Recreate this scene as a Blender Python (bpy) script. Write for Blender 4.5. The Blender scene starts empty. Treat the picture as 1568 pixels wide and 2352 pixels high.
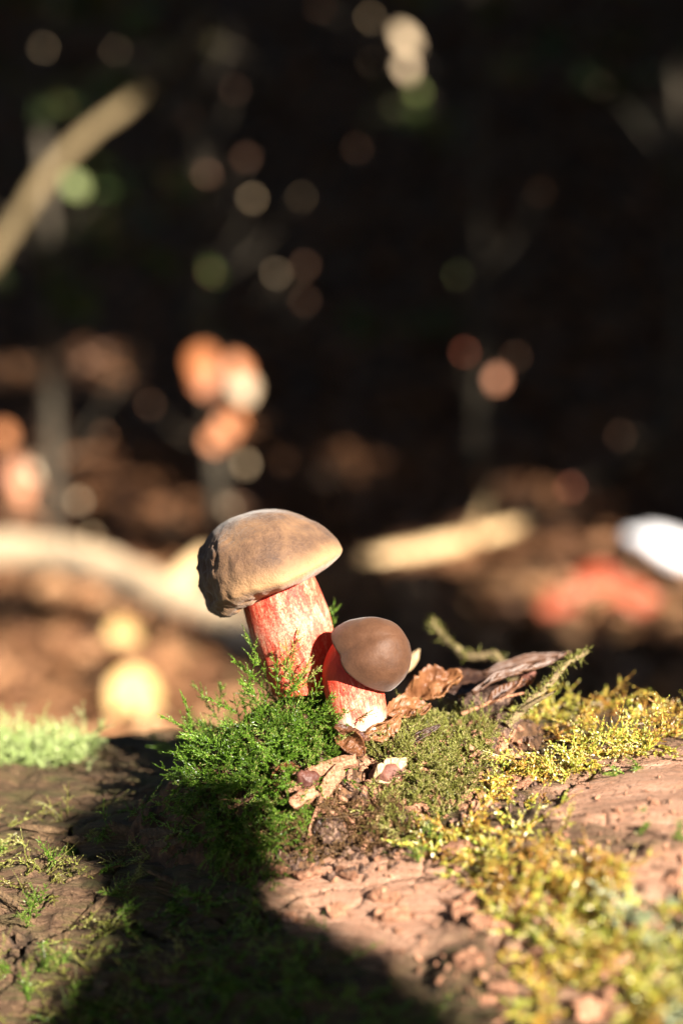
import bpy, math, random
import numpy as np
from mathutils import Vector
from mathutils.bvhtree import BVHTree

# ------------------------------------------------------------------ camera, sky, sun, exposure
# all positions below are written in centimetres; CM turns them into metres
CM = 0.01
scene = bpy.context.scene
col = scene.collection
PITCH = math.radians(10.0)
DREF, WREF = 43.5, 18.5                     # frame is 18.5 cm wide 43.5 cm in front of the lens
FWD = np.array([0, math.cos(PITCH), -math.sin(PITCH)])
UP = np.array([0, math.sin(PITCH), math.cos(PITCH)])
RT = np.array([1.0, 0, 0])
CAM = -DREF * FWD

cam = bpy.data.cameras.new('camera')
cam.sensor_fit = 'HORIZONTAL'
cam.sensor_width = 24.0
cam.lens = 24.0 * DREF / WREF
cam.clip_start = 0.02
cam.clip_end = 200.0
cam.dof.use_dof = True
cam.dof.focus_distance = 43.9 * CM
cam.dof.aperture_fstop = 5.0
cam_o = bpy.data.objects.new('camera', cam)
col.objects.link(cam_o)
cam_o.location = Vector(CAM * CM)
cam_o.rotation_euler = (math.radians(90) - PITCH, 0, 0)
scene.camera = cam_o

SUN_EL, SUN_AZ = math.radians(27.0), math.radians(37.0)      # low sun behind the camera's right shoulder
SUN = np.array([math.sin(SUN_AZ) * math.cos(SUN_EL), -math.cos(SUN_AZ) * math.cos(SUN_EL), math.sin(SUN_EL)])
SU = np.array([math.cos(SUN_AZ), math.sin(SUN_AZ), 0])
SV = np.cross(SUN, SU); SV = SV * np.sign(SV[2])

world = bpy.data.worlds.new('World')
scene.world = world
world.use_nodes = True
wn = world.node_tree
sky = wn.nodes.new('ShaderNodeTexSky')
sky.sky_type = 'NISHITA'
sky.sun_disc = False
sky.sun_elevation = SUN_EL
sky.sun_rotation = math.atan2(SUN[0], SUN[1])
wn.links.new(sky.outputs[0], wn.nodes['Background'].inputs[0])
wn.nodes['Background'].inputs[1].default_value = 0.05

sl = bpy.data.lights.new('sun', 'SUN')
sl.energy = 5.0
sl.angle = math.radians(0.5)
sl.color = (1.0, 0.91, 0.78)
so = bpy.data.objects.new('sun', sl)
col.objects.link(so)
so.rotation_euler = Vector(SUN).to_track_quat('Z', 'Y').to_euler()
so.location = Vector(SUN * 12)

scene.view_settings.view_transform = 'Standard'
scene.view_settings.look = 'None'
scene.view_settings.gamma = 1.0
scene.view_settings.use_curve_mapping = False
scene.view_settings.exposure = 2.1
scene.cycles.use_denoising = True
scene.cycles.max_bounces = 6
scene.cycles.diffuse_bounces = 4
scene.cycles.transparent_max_bounces = 4
scene.cycles.sample_clamp_indirect = 3.0
scene.cycles.caustics_reflective = False
scene.cycles.caustics_refractive = False

rng = np.random.default_rng(7)
random.seed(7)

# ------------------------------------------------------------------ pixel <-> place (pixels of a 1568 x 2352 view)
def ray(px, py):
    return FWD + RT * (px - 784) / 1568 * WREF / DREF + UP * (1176 - py) / 1568 * WREF / DREF
def P(px, py, D):
    return CAM + D * ray(px, py)
def K(D):
    return D * WREF / DREF / 1568
def proj(p):
    q = np.asarray(p) - CAM
    D = q @ FWD
    k = DREF / WREF * 1568
    return 784 + (q @ RT) / D * k, 1176 - (q @ UP) / D * k, D

def unit(v):
    v = np.asarray(v, float)
    return v / (np.linalg.norm(v, axis=-1, keepdims=True) + 1e-12)

# ------------------------------------------------------------------ noise
def _h(ix, iy, iz, seed):
    n = (ix * 374761393 + iy * 668265263 + iz * 2147483647 + seed * 974634777) & 0xffffffff
    n = ((n ^ (n >> 13)) * 1274126177) & 0xffffffff
    n = ((n ^ (n >> 16)) * 2246822519) & 0xffffffff
    return ((n ^ (n >> 15)) & 0xffffff) / float(0xffffff)
def noise(p, seed=0):
    p = np.asarray(p, float)
    f = np.floor(p); t = p - f; t = t * t * t * (t * (t * 6 - 15) + 10)
    i = f.astype(np.int64)
    r = 0
    for a in (0, 1):
        wx = t[..., 0] if a else 1 - t[..., 0]
        for b in (0, 1):
            wy = t[..., 1] if b else 1 - t[..., 1]
            for c in (0, 1):
                wz = t[..., 2] if c else 1 - t[..., 2]
                r = r + wx * wy * wz * _h(i[..., 0] + a, i[..., 1] + b, i[..., 2] + c, seed)
    return r * 2 - 1
def fbm(p, oct=4, seed=0, gain=0.5):
    p = np.asarray(p, float); s = 0; a = 1; n = 0
    for o in range(oct):
        s = s + a * noise(p * 2 ** o + 17.3 * o, seed + o); n += a; a *= gain
    return s / n
def smooth(x, a, b):
    t = np.clip((x - a) / (b - a), 0, 1)
    return t * t * (3 - 2 * t)
def inpoly(x, y, poly):
    x = np.asarray(x, float); y = np.asarray(y, float)
    r = np.zeros(x.shape, bool)
    n = len(poly)
    for i in range(n):
        x1, y1 = poly[i]; x2, y2 = poly[(i + 1) % n]
        c = ((y1 > y) != (y2 > y)) & (x < (x2 - x1) * (y - y1) / (y2 - y1 + 1e-9) + x1)
        r ^= c
    return r

# ------------------------------------------------------------------ objects
def mesh_data(name, V, F, mat, smooth_=False, attrs=None):
    me = bpy.data.meshes.new(name)
    V = np.asarray(V, np.float32) * CM
    if isinstance(F, np.ndarray):
        n, k = F.shape
        me.vertices.add(len(V)); me.vertices.foreach_set('co', V.ravel())
        me.loops.add(n * k); me.loops.foreach_set('vertex_index', F.astype(np.int32).ravel())
        me.polygons.add(n)
        me.polygons.foreach_set('loop_start', np.arange(0, n * k, k, dtype=np.int32))
        me.update(calc_edges=True); me.validate()
    else:
        me.from_pydata([tuple(v) for v in V], [], F)
        me.update()
    me.polygons.foreach_set('use_smooth', np.full(len(me.polygons), bool(smooth_)))
    for k_, v_ in (attrs or {}).items():
        v_ = np.asarray(v_, np.float32)
        if v_.ndim == 2:
            a = me.attributes.new(k_, 'FLOAT_VECTOR', 'POINT'); a.data.foreach_set('vector', v_.ravel())
        else:
            a = me.attributes.new(k_, 'FLOAT', 'POINT'); a.data.foreach_set('value', v_.ravel())
    if mat is not None:
        me.materials.append(mat)
    return me
def link(name, data, parent=None):
    o = bpy.data.objects.new(name, data)
    col.objects.link(o)
    if parent is not None:
        o.parent = parent
    return o
def tag(o, label=None, cat=None, group=None, kind=None):
    if label: o['label'] = label
    if cat: o['category'] = cat
    if group: o['group'] = group
    if kind: o['kind'] = kind
    return o
def thing(name, base, label, cat, group=None):
    o = link(name, None)
    o.empty_display_size = 0.01
    o.location = Vector(np.asarray(base) * CM)
    o['base'] = [float(x) for x in base]
    return tag(o, label, cat, group)
def part(name, parent, V, F, mat, smooth_=False, attrs=None, root=None, kind=None, label=None):
    """mesh with vertices in world centimetres, hung under a thing (or, with root, under a part of it)"""
    base = np.array((root or parent)['base'])
    o = link(name, mesh_data(name, np.asarray(V) - base, F, mat, smooth_, attrs), parent)
    return tag(o, label=label, kind=kind)
def single(name, base, V, F, mat, label, cat, group=None, smooth_=False, attrs=None, kind=None):
    base = np.asarray(base, float)
    o = link(name, mesh_data(name, np.asarray(V) - base, F, mat, smooth_, attrs))
    o.location = Vector(base * CM)
    return tag(o, label, cat, group, kind)

def grid_faces(nu, nv, wrap_u=False, wrap_v=False):
    i = np.arange(nu if wrap_u else nu - 1); j = np.arange(nv if wrap_v else nv - 1)
    I, J = np.meshgrid(i, j, indexing='ij')
    I2 = (I + 1) % nu; J2 = (J + 1) % nv
    return np.stack([I * nv + J, I2 * nv + J, I2 * nv + J2, I * nv + J2], -1).reshape(-1, 4)

def frames(pts):
    pts = np.asarray(pts, float)
    t = unit(np.gradient(pts, axis=0))
    ref = np.array([0.13, 0.21, 1.0]) if abs(t[0][2]) < 0.9 else np.array([1.0, 0.1, 0])
    n = unit(np.cross(t, ref)); b = np.cross(t, n)
    return t, n, b
def tube(pts, radii, sides=8, bump=0.0, freq=1.0, seed=0):
    pts = np.asarray(pts, float); radii = np.asarray(radii, float)
    t, n, b = frames(pts)
    a = np.linspace(0, 2 * math.pi, sides, endpoint=False)
    d = n[:, None] * np.cos(a)[None, :, None] + b[:, None] * np.sin(a)[None, :, None]
    V = pts[:, None] + d * radii[:, None, None]
    if bump:
        V = V + d * (fbm(V * freq, 3, seed) * bump)[..., None] * radii[:, None, None]
    F = grid_faces(len(pts), sides, wrap_v=True)
    V = V.reshape(-1, 3)
    m = len(V)
    V = np.vstack([V, pts[0] - t[0] * radii[0] * .3, pts[-1] + t[-1] * radii[-1] * .5])
    k = np.arange(sides); k2 = (k + 1) % sides
    e = (len(pts) - 1) * sides
    F = np.vstack([F, np.stack([k2, k, np.full(sides, m), np.full(sides, m)], -1),
                   np.stack([e + k, e + k2, np.full(sides, m + 1), np.full(sides, m + 1)], -1)])
    F = [tuple(dict.fromkeys(f)) for f in F.tolist()]
    return V, F
def curve(pts, n):
    """smooth resample through control points"""
    pts = np.asarray(pts, float); m = len(pts)
    q = np.vstack([2 * pts[0] - pts[1], pts, 2 * pts[-1] - pts[-2]])
    out = []
    for x in np.linspace(0, m - 1, n):
        i = min(int(x), m - 2); t = x - i
        p0, p1, p2, p3 = q[i], q[i + 1], q[i + 2], q[i + 3]
        out.append(.5 * (2 * p1 + (p2 - p0) * t + (2 * p0 - 5 * p1 + 4 * p2 - p3) * t * t + (3 * p1 - p0 - 3 * p2 + p3) * t ** 3))
    return np.array(out)

# ------------------------------------------------------------------ materials
class NT:
    def __init__(s, name):
        s.m = bpy.data.materials.new(name); s.m.use_nodes = True
        s.t = s.m.node_tree; s.b = s.t.nodes['Principled BSDF']; s.out = s.t.nodes['Material Output']
    def n(s, k, **kw):
        o = s.t.nodes.new('ShaderNode' + k)
        for a, v in kw.items(): setattr(o, a, v)
        return o
    def l(s, a, b): s.t.links.new(a, b)
    def attr(s, name, vec=False):
        o = s.n('Attribute'); o.attribute_name = name
        return o.outputs['Vector' if vec else 'Fac']
    def coord(s, scale=(1, 1, 1), src=None):
        m = s.n('Mapping'); m.inputs['Scale'].default_value = scale
        if src is None:
            src = s.n('TexCoord').outputs['Object']
        s.l(src, m.inputs[0]); return m.outputs[0]
    def noise(s, vec, scale, detail=4, rough=.55, dist=0):
        o = s.n('TexNoise'); s.l(vec, o.inputs['Vector'])
        o.inputs['Scale'].default_value = scale; o.inputs['Detail'].default_value = detail
        o.inputs['Roughness'].default_value = rough; o.inputs['Distortion'].default_value = dist
        return o.outputs[0]
    def ramp(s, fac, stops):
        o = s.n('ValToRGB'); s.l(fac, o.inputs[0]); e = o.color_ramp.elements
        while len(e) < len(stops): e.new(.5)
        for x, (p, c) in zip(e, stops): x.position = p; x.color = (*c, 1) if len(c) == 3 else c
        return o.outputs[0]
    def mix(s, f, a, b, mode='MIX'):
        o = s.n('Mix'); o.data_type = 'RGBA'; o.blend_type = mode
        for sock, v in ((o.inputs[0], f), (o.inputs[6], a), (o.inputs[7], b)):
            if isinstance(v, (int, float)): sock.default_value = v
            elif isinstance(v, tuple): sock.default_value = (*v, 1)
            else: s.l(v, sock)
        return o.outputs[2]
    def math(s, op, a, b=0.0, clamp=False):
        o = s.n('Math'); o.operation = op; o.use_clamp = clamp
        for sock, v in ((o.inputs[0], a), (o.inputs[1], b)):
            if isinstance(v, (int, float)): sock.default_value = v
            else: s.l(v, sock)
        return o.outputs[0]
    def bump(s, h, dist, strength=1.0, normal=None):
        o = s.n('Bump'); s.l(h, o.inputs['Height'])
        o.inputs['Distance'].default_value = dist; o.inputs['Strength'].default_value = strength
        if normal is not None: s.l(normal, o.inputs['Normal'])
        return o.outputs[0]
    def fin(s, color=None, rough=.7, spec=.3, normal=None, trans=None, trans_col=None, sheen=0):
        b = s.b
        if color is not None:
            if isinstance(color, tuple): b.inputs['Base Color'].default_value = (*color, 1)
            else: s.l(color, b.inputs['Base Color'])
        if isinstance(rough, (int, float)): b.inputs['Roughness'].default_value = rough
        else: s.l(rough, b.inputs['Roughness'])
        b.inputs['Specular IOR Level'].default_value = spec
        if sheen:
            b.inputs['Sheen Weight'].default_value = sheen; b.inputs['Sheen Roughness'].default_value = .4
        if normal is not None: s.l(normal, b.inputs['Normal'])
        if trans:
            tr = s.n('BsdfTranslucent'); mx = s.n('MixShader'); mx.inputs[0].default_value = trans
            c = trans_col if trans_col is not None else color
            if isinstance(c, tuple): tr.inputs[0].default_value = (*c, 1)
            else: s.l(c, tr.inputs[0])
            s.l(b.outputs[0], mx.inputs[1]); s.l(tr.outputs[0], mx.inputs[2]); s.l(mx.outputs[0], s.out.inputs[0])
        return s.m

def moss_mat(name, stops, rough=.42, trans=.3, spec=.4):
    n = NT(name)
    c = n.ramp(n.attr('var'), stops)
    return n.fin(c, rough, spec, trans=trans)
M = {}
M['moss'] = moss_mat('moss_green', [(0, (.03, .055, .008)), (.3, (.075, .15, .012)), (.65, (.15, .29, .025)), (.9, (.27, .4, .07)), (1, (.4, .34, .12))], rough=.36, spec=.55)
M['moss_olive'] = moss_mat('moss_olive', [(0, (.12, .08, .03)), (.3, (.2, .21, .04)), (.65, (.31, .33, .08)), (.88, (.46, .42, .15)), (1, (.55, .42, .22))])
M['moss_gold'] = moss_mat('moss_gold', [(0, (.2, .08, .02)), (.22, (.46, .23, .05)), (.48, (.56, .42, .08)), (.72, (.42, .52, .07)), (.93, (.66, .58, .24)), (1, (.72, .62, .4))], rough=.32, spec=.6)
M['moss_pale'] = moss_mat('moss_pale', [(0, (.18, .22, .06)), (.5, (.36, .48, .16)), (1, (.6, .65, .34))])
M['moss_grey'] = moss_mat('moss_grey', [(0, (.1, .11, .05)), (.5, (.32, .36, .2)), (1, (.55, .6, .42))])
M['moss_brown'] = moss_mat('moss_brown', [(0, (.06, .03, .012)), (.5, (.2, .11, .04)), (1, (.38, .24, .1))], rough=.6)

def wood_mat():
    n = NT('log_wood')
    sa = n.attr('sa', True)
    g = n.noise(n.coord((1.1, 12, 12), sa), 1.0, 8, .62, .6)
    g2 = n.noise(n.coord((.35, 3.2, 3.2), sa), 1.0, 5, .6, 1.2)
    fine = n.noise(n.coord((9, 22, 22), sa), 1.0, 5, .7)
    pits = n.noise(n.coord((6, 13, 13), sa), 1.0, 4, .65)
    bare = n.ramp(g, [(.25, (.26, .12, .07)), (.4, (.58, .31, .2)), (.55, (.7, .43, .3)), (.72, (.78, .53, .4))])
    bare = n.mix(n.math('MULTIPLY', g2, .7), bare, (.58, .28, .17))
    pit = n.ramp(pits, [(.34, (1, 1, 1)), (.42, (0, 0, 0))])
    bare = n.mix(n.ramp(fine, [(.35, (.6, .6, .6)), (.48, (0, 0, 0))]), bare, (.4, .18, .1))
    bare = n.mix(pit, bare, (.12, .05, .03))
    bark = n.ramp(g, [(.25, (.035, .022, .014)), (.45, (.1, .058, .03)), (.6, (.17, .1, .052)), (.8, (.25, .16, .085))])
    bark = n.mix(n.ramp(g2, [(.45, (0, 0, 0)), (.65, (1, 1, 1))]), bark, (.085, .075, .025))
    c = n.mix(n.attr('bare'), bark, bare)
    c = n.mix(n.attr('crack'), c, (.03, .018, .012))
    h = n.math('ADD', n.math('MULTIPLY', g, .6), n.math('MULTIPLY', fine, .5))
    h = n.math('SUBTRACT', h, n.math('MULTIPLY', pit, .35))
    return n.fin(c, .62, .35, n.bump(h, .0028, 1.0))
M['log'] = wood_mat()
def flake_mat(name, c0, c1, c2, sc=300, rough=.7):
    n = NT(name)
    co = n.coord((1, .25, 1))
    g = n.noise(co, sc * 4, 6, .65, .5)
    oi = n.n('ObjectInfo').outputs['Random']
    c = n.ramp(g, [(.3, c0), (.5, c1), (.72, c2)])
    hs = n.n('HueSaturation'); n.l(c, hs.inputs['Color'])
    n.l(n.math('ADD', n.math('MULTIPLY', oi, .6), .7), hs.inputs['Value'])
    return n.fin(hs.outputs[0], rough, .35, n.bump(g, .0012, .8))
M['bark_flake'] = flake_mat('bark_flake', (.03, .018, .01), (.1, .06, .03), (.2, .125, .065))
M['chip'] = flake_mat('wood_chip', (.12, .05, .03), (.34, .16, .09), (.54, .31, .2))
M['dark_bark'] = flake_mat('dark_bark', (.018, .01, .008), (.075, .04, .028), (.32, .2, .14))
M['humus'] = flake_mat('humus', (.02, .01, .006), (.09, .045, .022), (.26, .13, .06), 90, .85)
M['twig'] = flake_mat('twig_bark', (.07, .045, .022), (.17, .12, .06), (.3, .24, .11))
def leaf_mat(name, a, b, c, trans=.25):
    n = NT(name)
    co = n.coord((1, 1, 1))
    g = n.noise(co, 130, 5, .6); f = n.noise(co, 700, 4, .6)
    oi = n.n('ObjectInfo').outputs['Random']
    x = n.math('ADD', n.math('MULTIPLY', g, .7), n.math('MULTIPLY', oi, .3))
    cc = n.ramp(x, [(.3, a), (.5, b), (.75, c)])
    cc = n.mix(n.math('MULTIPLY', n.attr('vein'), .5), cc, c)
    cc = n.mix(n.ramp(f, [(.62, (0, 0, 0)), (.72, (1, 1, 1))]), cc, a)
    h = n.math('ADD', n.math('MULTIPLY', n.attr('vein'), 1.0), n.math('MULTIPLY', f, .4))
    return n.fin(cc, .48, .45, n.bump(h, .0008, .7), trans=trans)
M['leaf'] = leaf_mat('dead_leaf', (.06, .02, .01), (.17, .065, .025), (.3, .135, .055))
M['leaf_orange'] = leaf_mat('orange_leaf', (.3, .09, .03), (.45, .15, .05), (.55, .22, .09))
M['leaf_dark'] = leaf_mat('dead_leaf_dark', (.022, .01, .007), (.055, .025, .015), (.13, .065, .04), .1)
M['leaf_red'] = leaf_mat('red_leaf', (.2, .03, .015), (.36, .07, .03), (.45, .13, .06), .2)
M['leaf_gold'] = leaf_mat('gold_leaf', (.4, .2, .05), (.6, .36, .1), (.7, .46, .16), .3)
M['leaf_pale'] = leaf_mat('pale_leaf', (.4, .27, .14), (.58, .42, .25), (.7, .55, .38), .3)
def plain(name, a, b, sc, rough=.5, spec=.5, bd=.0004):
    n = NT(name)
    g = n.noise(n.coord(), sc, 5, .6)
    return n.fin(n.ramp(g, [(.35, a), (.65, b)]), rough, spec, n.bump(g, bd, .6))
M['seed'] = plain('seed_shell', (.05, .016, .012), (.12, .045, .032), 300, .5, .35, .0012)
M['seed_pale'] = plain('seed_shell_pale', (.1, .035, .025), (.2, .085, .06), 300, .6, .3, .0014)
M['white_stone'] = plain('white_stone', (.62, .62, .66), (.82, .82, .86), 40, .6, .4, .002)
M['fungus_white'] = plain('white_fungus', (.62, .58, .56), (.82, .8, .78), 300, .6)
M['yellow_leaf'] = plain('yellow_leaf', (.36, .33, .03), (.46, .4, .06), 200, .4)

def var_mat(name, stops, rough=.7, trans=0, spec=.25):
    n = NT(name)
    return n.fin(n.ramp(n.attr('var'), stops), rough, spec, trans=trans)
M['litter'] = var_mat('leaf_litter', [(0, (.07, .03, .015)), (.4, (.2, .095, .045)), (.8, (.34, .18, .09)), (1, (.5, .3, .16))], .55)
M['canopy'] = var_mat('canopy_leaf', [(0, (.03, .05, .012)), (.6, (.05, .085, .02)), (1, (.09, .11, .03))], .6)
M['shrub_leaf'] = var_mat('shrub_leaf', [(0, (.025, .045, .012)), (.6, (.05, .08, .02)), (1, (.12, .09, .035))], .55)
def trunk_mat():
    n = NT('tree_bark')
    co = n.coord((1, 1, .18))
    g = n.noise(co, 28, 7, .65, .4)
    return n.fin(n.ramp(g, [(.3, (.02, .017, .012)), (.5, (.07, .058, .042)), (.72, (.14, .115, .085))]), .85, .2, n.bump(g, .02, 1))
M['trunk'] = trunk_mat()
M['pale_limb'] = plain('pale_limb', (.56, .4, .24), (.78, .6, .4), 30, .6, .3, .004)
M['limb'] = plain('dry_limb', (.46, .3, .15), (.68, .48, .26), 30, .6, .3, .004)
def floor_mat():
    n = NT('forest_floor')
    co = n.coord()
    g = n.noise(co, 14, 8, .7); v = n.n('TexVoronoi'); n.l(co, v.inputs['Vector']); v.inputs['Scale'].default_value = 16
    c = n.ramp(n.math('ADD', n.math('MULTIPLY', g, .6), n.math('MULTIPLY', v.outputs['Distance'], .5)), [(.3, (.014, .009, .006)), (.55, (.05, .03, .018)), (.8, (.1, .06, .035))])
    return n.fin(c, .85, .2, n.bump(v.outputs['Distance'], .03, .8))
M['floor'] = floor_mat()
def cap_mat(name, lo, mid, hi, rimc, sheen=.2, rough=.65, spec=.25, bd=.0007):
    n = NT(name)
    co = n.coord()
    big = n.noise(co, 75, 4, .6); fine = n.noise(co, 1500, 3, .7); med = n.noise(co, 420, 5, .65)
    x = n.math('ADD', n.math('MULTIPLY', big, .75), n.math('MULTIPLY', med, .25))
    c = n.ramp(x, [(.38, lo), (.5, mid), (.62, hi)])
    c = n.mix(n.math('MULTIPLY', n.ramp(fine, [(.4, (0, 0, 0)), (.7, (1, 1, 1))]), .4), c, hi)
    c = n.mix(n.math('MULTIPLY', n.attr('rim'), .85, True), c, rimc)
    h = n.math('ADD', n.math('MULTIPLY', fine, .35), n.math('MULTIPLY', med, .65))
    return n.fin(c, rough, spec, n.bump(h, bd, .7), sheen=sheen)
M['cap_large'] = cap_mat('velvet_cap', (.05, .028, .02), (.096, .052, .031), (.175, .096, .05), (.4, .23, .11), bd=.001)
M['cap_small'] = cap_mat('smooth_cap', (.055, .025, .014), (.076, .034, .018), (.1, .047, .025), (.085, .042, .025), .14, .56, .2, .0003)
def stem_mat(name, pale_low):
    n = NT(name)
    sa = n.attr('sa', True)               # x around, y along
    streak = n.noise(n.coord((6, 1.3, 6), sa), 1.0, 6, .65, 1.0)
    dots = n.noise(n.coord((20, 13, 20), sa), 1.0, 4, .7, .4)
    x = n.math('ADD', n.math('MULTIPLY', streak, .5), n.math('MULTIPLY', dots, .5))
    c = n.ramp(x, [(.4, (.46, .022, .012)), (.49, (.56, .075, .04)), (.57, (.62, .22, .13)), (.7, (.7, .46, .3))])
    c = n.mix(n.attr('pale'), c, n.ramp(x, [(.4, (.6, .3, .2)), (.6, (.82, .72, .56))]))
    c = n.mix(n.attr('red'), c, (.56, .04, .02))
    n.b.inputs['Subsurface Weight'].default_value = .12
    n.b.inputs['Subsurface Radius'].default_value = (.004, .0015, .0008)
    n.b.inputs['Subsurface Scale'].default_value = .6
    return n.fin(c, .5, .35, n.bump(x, .0007, .8))
M['stem'] = stem_mat('bolete_stem', 0)
M['pores'] = plain('pore_layer', (.42, .05, .02), (.56, .11, .035), 900, .7, .2)

# ------------------------------------------------------------------ the fallen log
LQ = np.array([0, 2.8218, -29.5664]); LR = 21.389
_ph, _ti = .34898, .1606
LA = np.array([math.cos(_ph) * math.cos(_ti), -math.sin(_ph) * math.cos(_ti), math.sin(_ti)])
LU = unit(np.array([0, 0, 1.0]) - LA * LA[2])
LF = np.cross(LU, LA); LF = LF if LF[1] < 0 else -LF            # towards the camera
def log_pt(s, t, r):
    return LQ + s[..., None] * LA + r[..., None] * (np.cos(t)[..., None] * LU + np.sin(t)[..., None] * LF)
def log_coords(p):
    q = np.asarray(p) - LQ
    s = q @ LA; u = q @ LU; f = q @ LF
    return s, np.arctan2(f, u), np.hypot(u, f)

BARE = [([(540, 1960), (700, 1930), (1010, 1930), (1090, 2060), (1060, 2130), (980, 2230), (700, 2120)], 40),
        ([(1230, 1850), (1330, 1760), (1600, 1690), (1900, 1640), (1900, 1900), (1568, 1960), (1400, 1890), (1290, 1910)], 30),
        ([(1100, 2000), (1300, 2000), (1568, 1960), (1800, 2000), (1800, 2400), (1400, 2352), (1120, 2220)], 60),
        ([(-300, 1950), (180, 1960), (200, 2060), (130, 2180), (80, 2230), (0, 2330), (-300, 2400)], 50, .12)]
BARE = [q if len(q) == 3 else q + (1.0,) for q in BARE]
def bare_mask(px, py, nz):
    m = np.zeros(px.shape)
    for poly, soft, amt in BARE:
        a = np.zeros(px.shape)
        for dx, dy in ((0, 0), (soft, 0), (-soft, 0), (0, soft), (0, -soft)):
            a += inpoly(px + dx + nz * 45, py + dy + nz[::-1] * 30, poly)
        m = np.maximum(m, a / 5 * amt)
    return m
def log_height(s, t):
    sa = np.stack([s, t * LR, 0 * s], -1)
    base = log_pt(s, t, np.full(s.shape, LR))
    px, py, D = proj(base)
    nz = fbm(sa * .8, 3, 5)
    vis = D > 5
    bare = np.where(vis, bare_mask(np.where(vis, px, -9999), np.where(vis, py, -9999), nz), 0.0)
    big = fbm(sa * [.06, .1, 1], 3, 1) * .55
    ridge = fbm(sa * [.16, 1.1, 1], 4, 2)
    fine = fbm(sa * [.9, 3.4, 1], 4, 3)
    crum = fbm(sa * [1.6, 2.2, 1], 4, 9)
    w = sa + np.stack([fbm(sa * .5, 3, 21), fbm(sa * .5, 3, 22), 0 * s], -1) * [1.6, .7, 0]
    cr = 1 - np.abs(noise(w * [.14, .62, 1], 31))
    cr2 = 1 - np.abs(noise(w * [.45, .3, 1], 33))
    crack = np.maximum(smooth(cr, .955, .995), smooth(cr2, .97, .997) * .8) * (1 - .6 * bare)
    hb = (ridge * .16 + fine * .05) * bare
    hk = (ridge * .38 + fine * .12 + crum * .2 + .12) * (1 - bare)
    low = np.exp(-(((px - 1400) / 260) ** 2 + ((py - 2180) / 170) ** 2)) * vis       # crumbling rot, lower right
    h = big + hb + hk - crack * .32 + low * (crum * .5 + fine * .15)
    return h, bare, crack, sa
def dens(lo, hi, a, b, fine, coarse):
    x = [lo]
    while x[-1] < hi:
        m = max(0, max(a - x[-1], x[-1] - b))
        x.append(x[-1] + min(coarse, fine + m * .12))
    return np.array(x)
ls = dens(-75, 62, -17, 13, .075, 3.0)
lt = dens(-math.pi, math.pi, -.33, 1.02, .075 / LR, .12)[:-1]
S_, T_ = np.meshgrid(ls, lt, indexing='ij')
H_, bare_, crack_, sa_ = log_height(S_, T_)
endf = np.minimum(smooth(S_, -75, -73) , 1 - smooth(S_, 60, 62)) * .04 + .96
LV = log_pt(S_, T_, (LR + H_) * endf).reshape(-1, 3)
LFa = grid_faces(len(ls), len(lt), wrap_v=True)
log_root = thing('fallen_log', log_pt(np.array(0.), np.array(math.pi), np.array(LR)),
                 'mossy fallen log with pinkish bare wood carrying the two mushrooms', 'log')
nL = len(LV); nt = len(lt)
body = part('wood', log_root, LV, LFa, M['log'], True, {'sa': sa_.reshape(-1, 3), 'bare': bare_.ravel(), 'crack': crack_.ravel()})
for e, ss in ((0, -75.0), (len(ls) - 1, 62.0)):
    ring = LV[e * nt:(e + 1) * nt]
    V = np.vstack([ring, LQ + LA * (ss + (.6 if e else -.6))])
    F = [(i, (i + 1) % nt, nt) if e else ((i + 1) % nt, i, nt) for i in range(nt)]
    part('cut_end', log_root, V, F, M['chip'])

# ------------------------------------------------------------------ humus mound on the log
CTRL = [(690, 1572, 46.2, 2.6), (828, 1668, 44.7, 2.0), (570, 1690, 45.0, 2.3), (470, 1740, 45.2, 1.8), (600, 1840, 43.4, 1.7),
        (950, 1672, 45.4, 2.0), (1090, 1690, 45.8, 1.8), (1050, 1612, 47.6, 2.0), (780, 1840, 43.3, 1.7), (960, 1800, 43.8, 1.7),
        (1180, 1660, 46.6, 1.2), (680, 1760, 43.9, 1.6), (850, 1750, 44.0, 1.5)]
def mound_h(s, t):
    arc = t * LR
    acc = np.zeros(s.shape)
    p = 6.0
    for px, py, D, w in CTRL:
        s0, t0, r0 = log_coords(P(px, py, D))
        h = max(.2, r0 - LR)
        g = h * np.exp(-(((s - s0) ** 2 + (arc - t0 * LR) ** 2) / (1.35 * w) ** 2) ** 1.3)
        acc += np.maximum(g, 0) ** p
    h = acc ** (1 / p)
    sa = np.stack([s, arc, 0 * s], -1)
    n = fbm(sa * 1.1, 5, 50) * .45 + fbm(sa * 4, 3, 51) * .12
    return h + n * smooth(h, .1, .7) - .45
ms = np.arange(-9.5, 9.5, .07); mt = np.arange(-11, 9, .07) / LR
S2, T2 = np.meshgrid(ms, mt, indexing='ij')
MH = mound_h(S2, T2)
base_h = log_height(S2, T2)[0]
MV = log_pt(S2, T2, LR + np.maximum(MH, base_h * .3 - .6)).reshape(-1, 3)
MF = grid_faces(len(ms), len(mt))
keep = (MH.reshape(-1)[MF] > -.42).any(1)
used = np.unique(MF[keep]); remap = np.zeros(len(MV), int); remap[used] = np.arange(len(used))
MV = MV[used]; MF = remap[MF[keep]]
single('humus_mound', P(800, 1900, 44), MV, MF, M['humus'], 'dark crumbly humus heaped on the log around the mushroom stems', 'humus', smooth_=True, kind='stuff')

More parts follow.
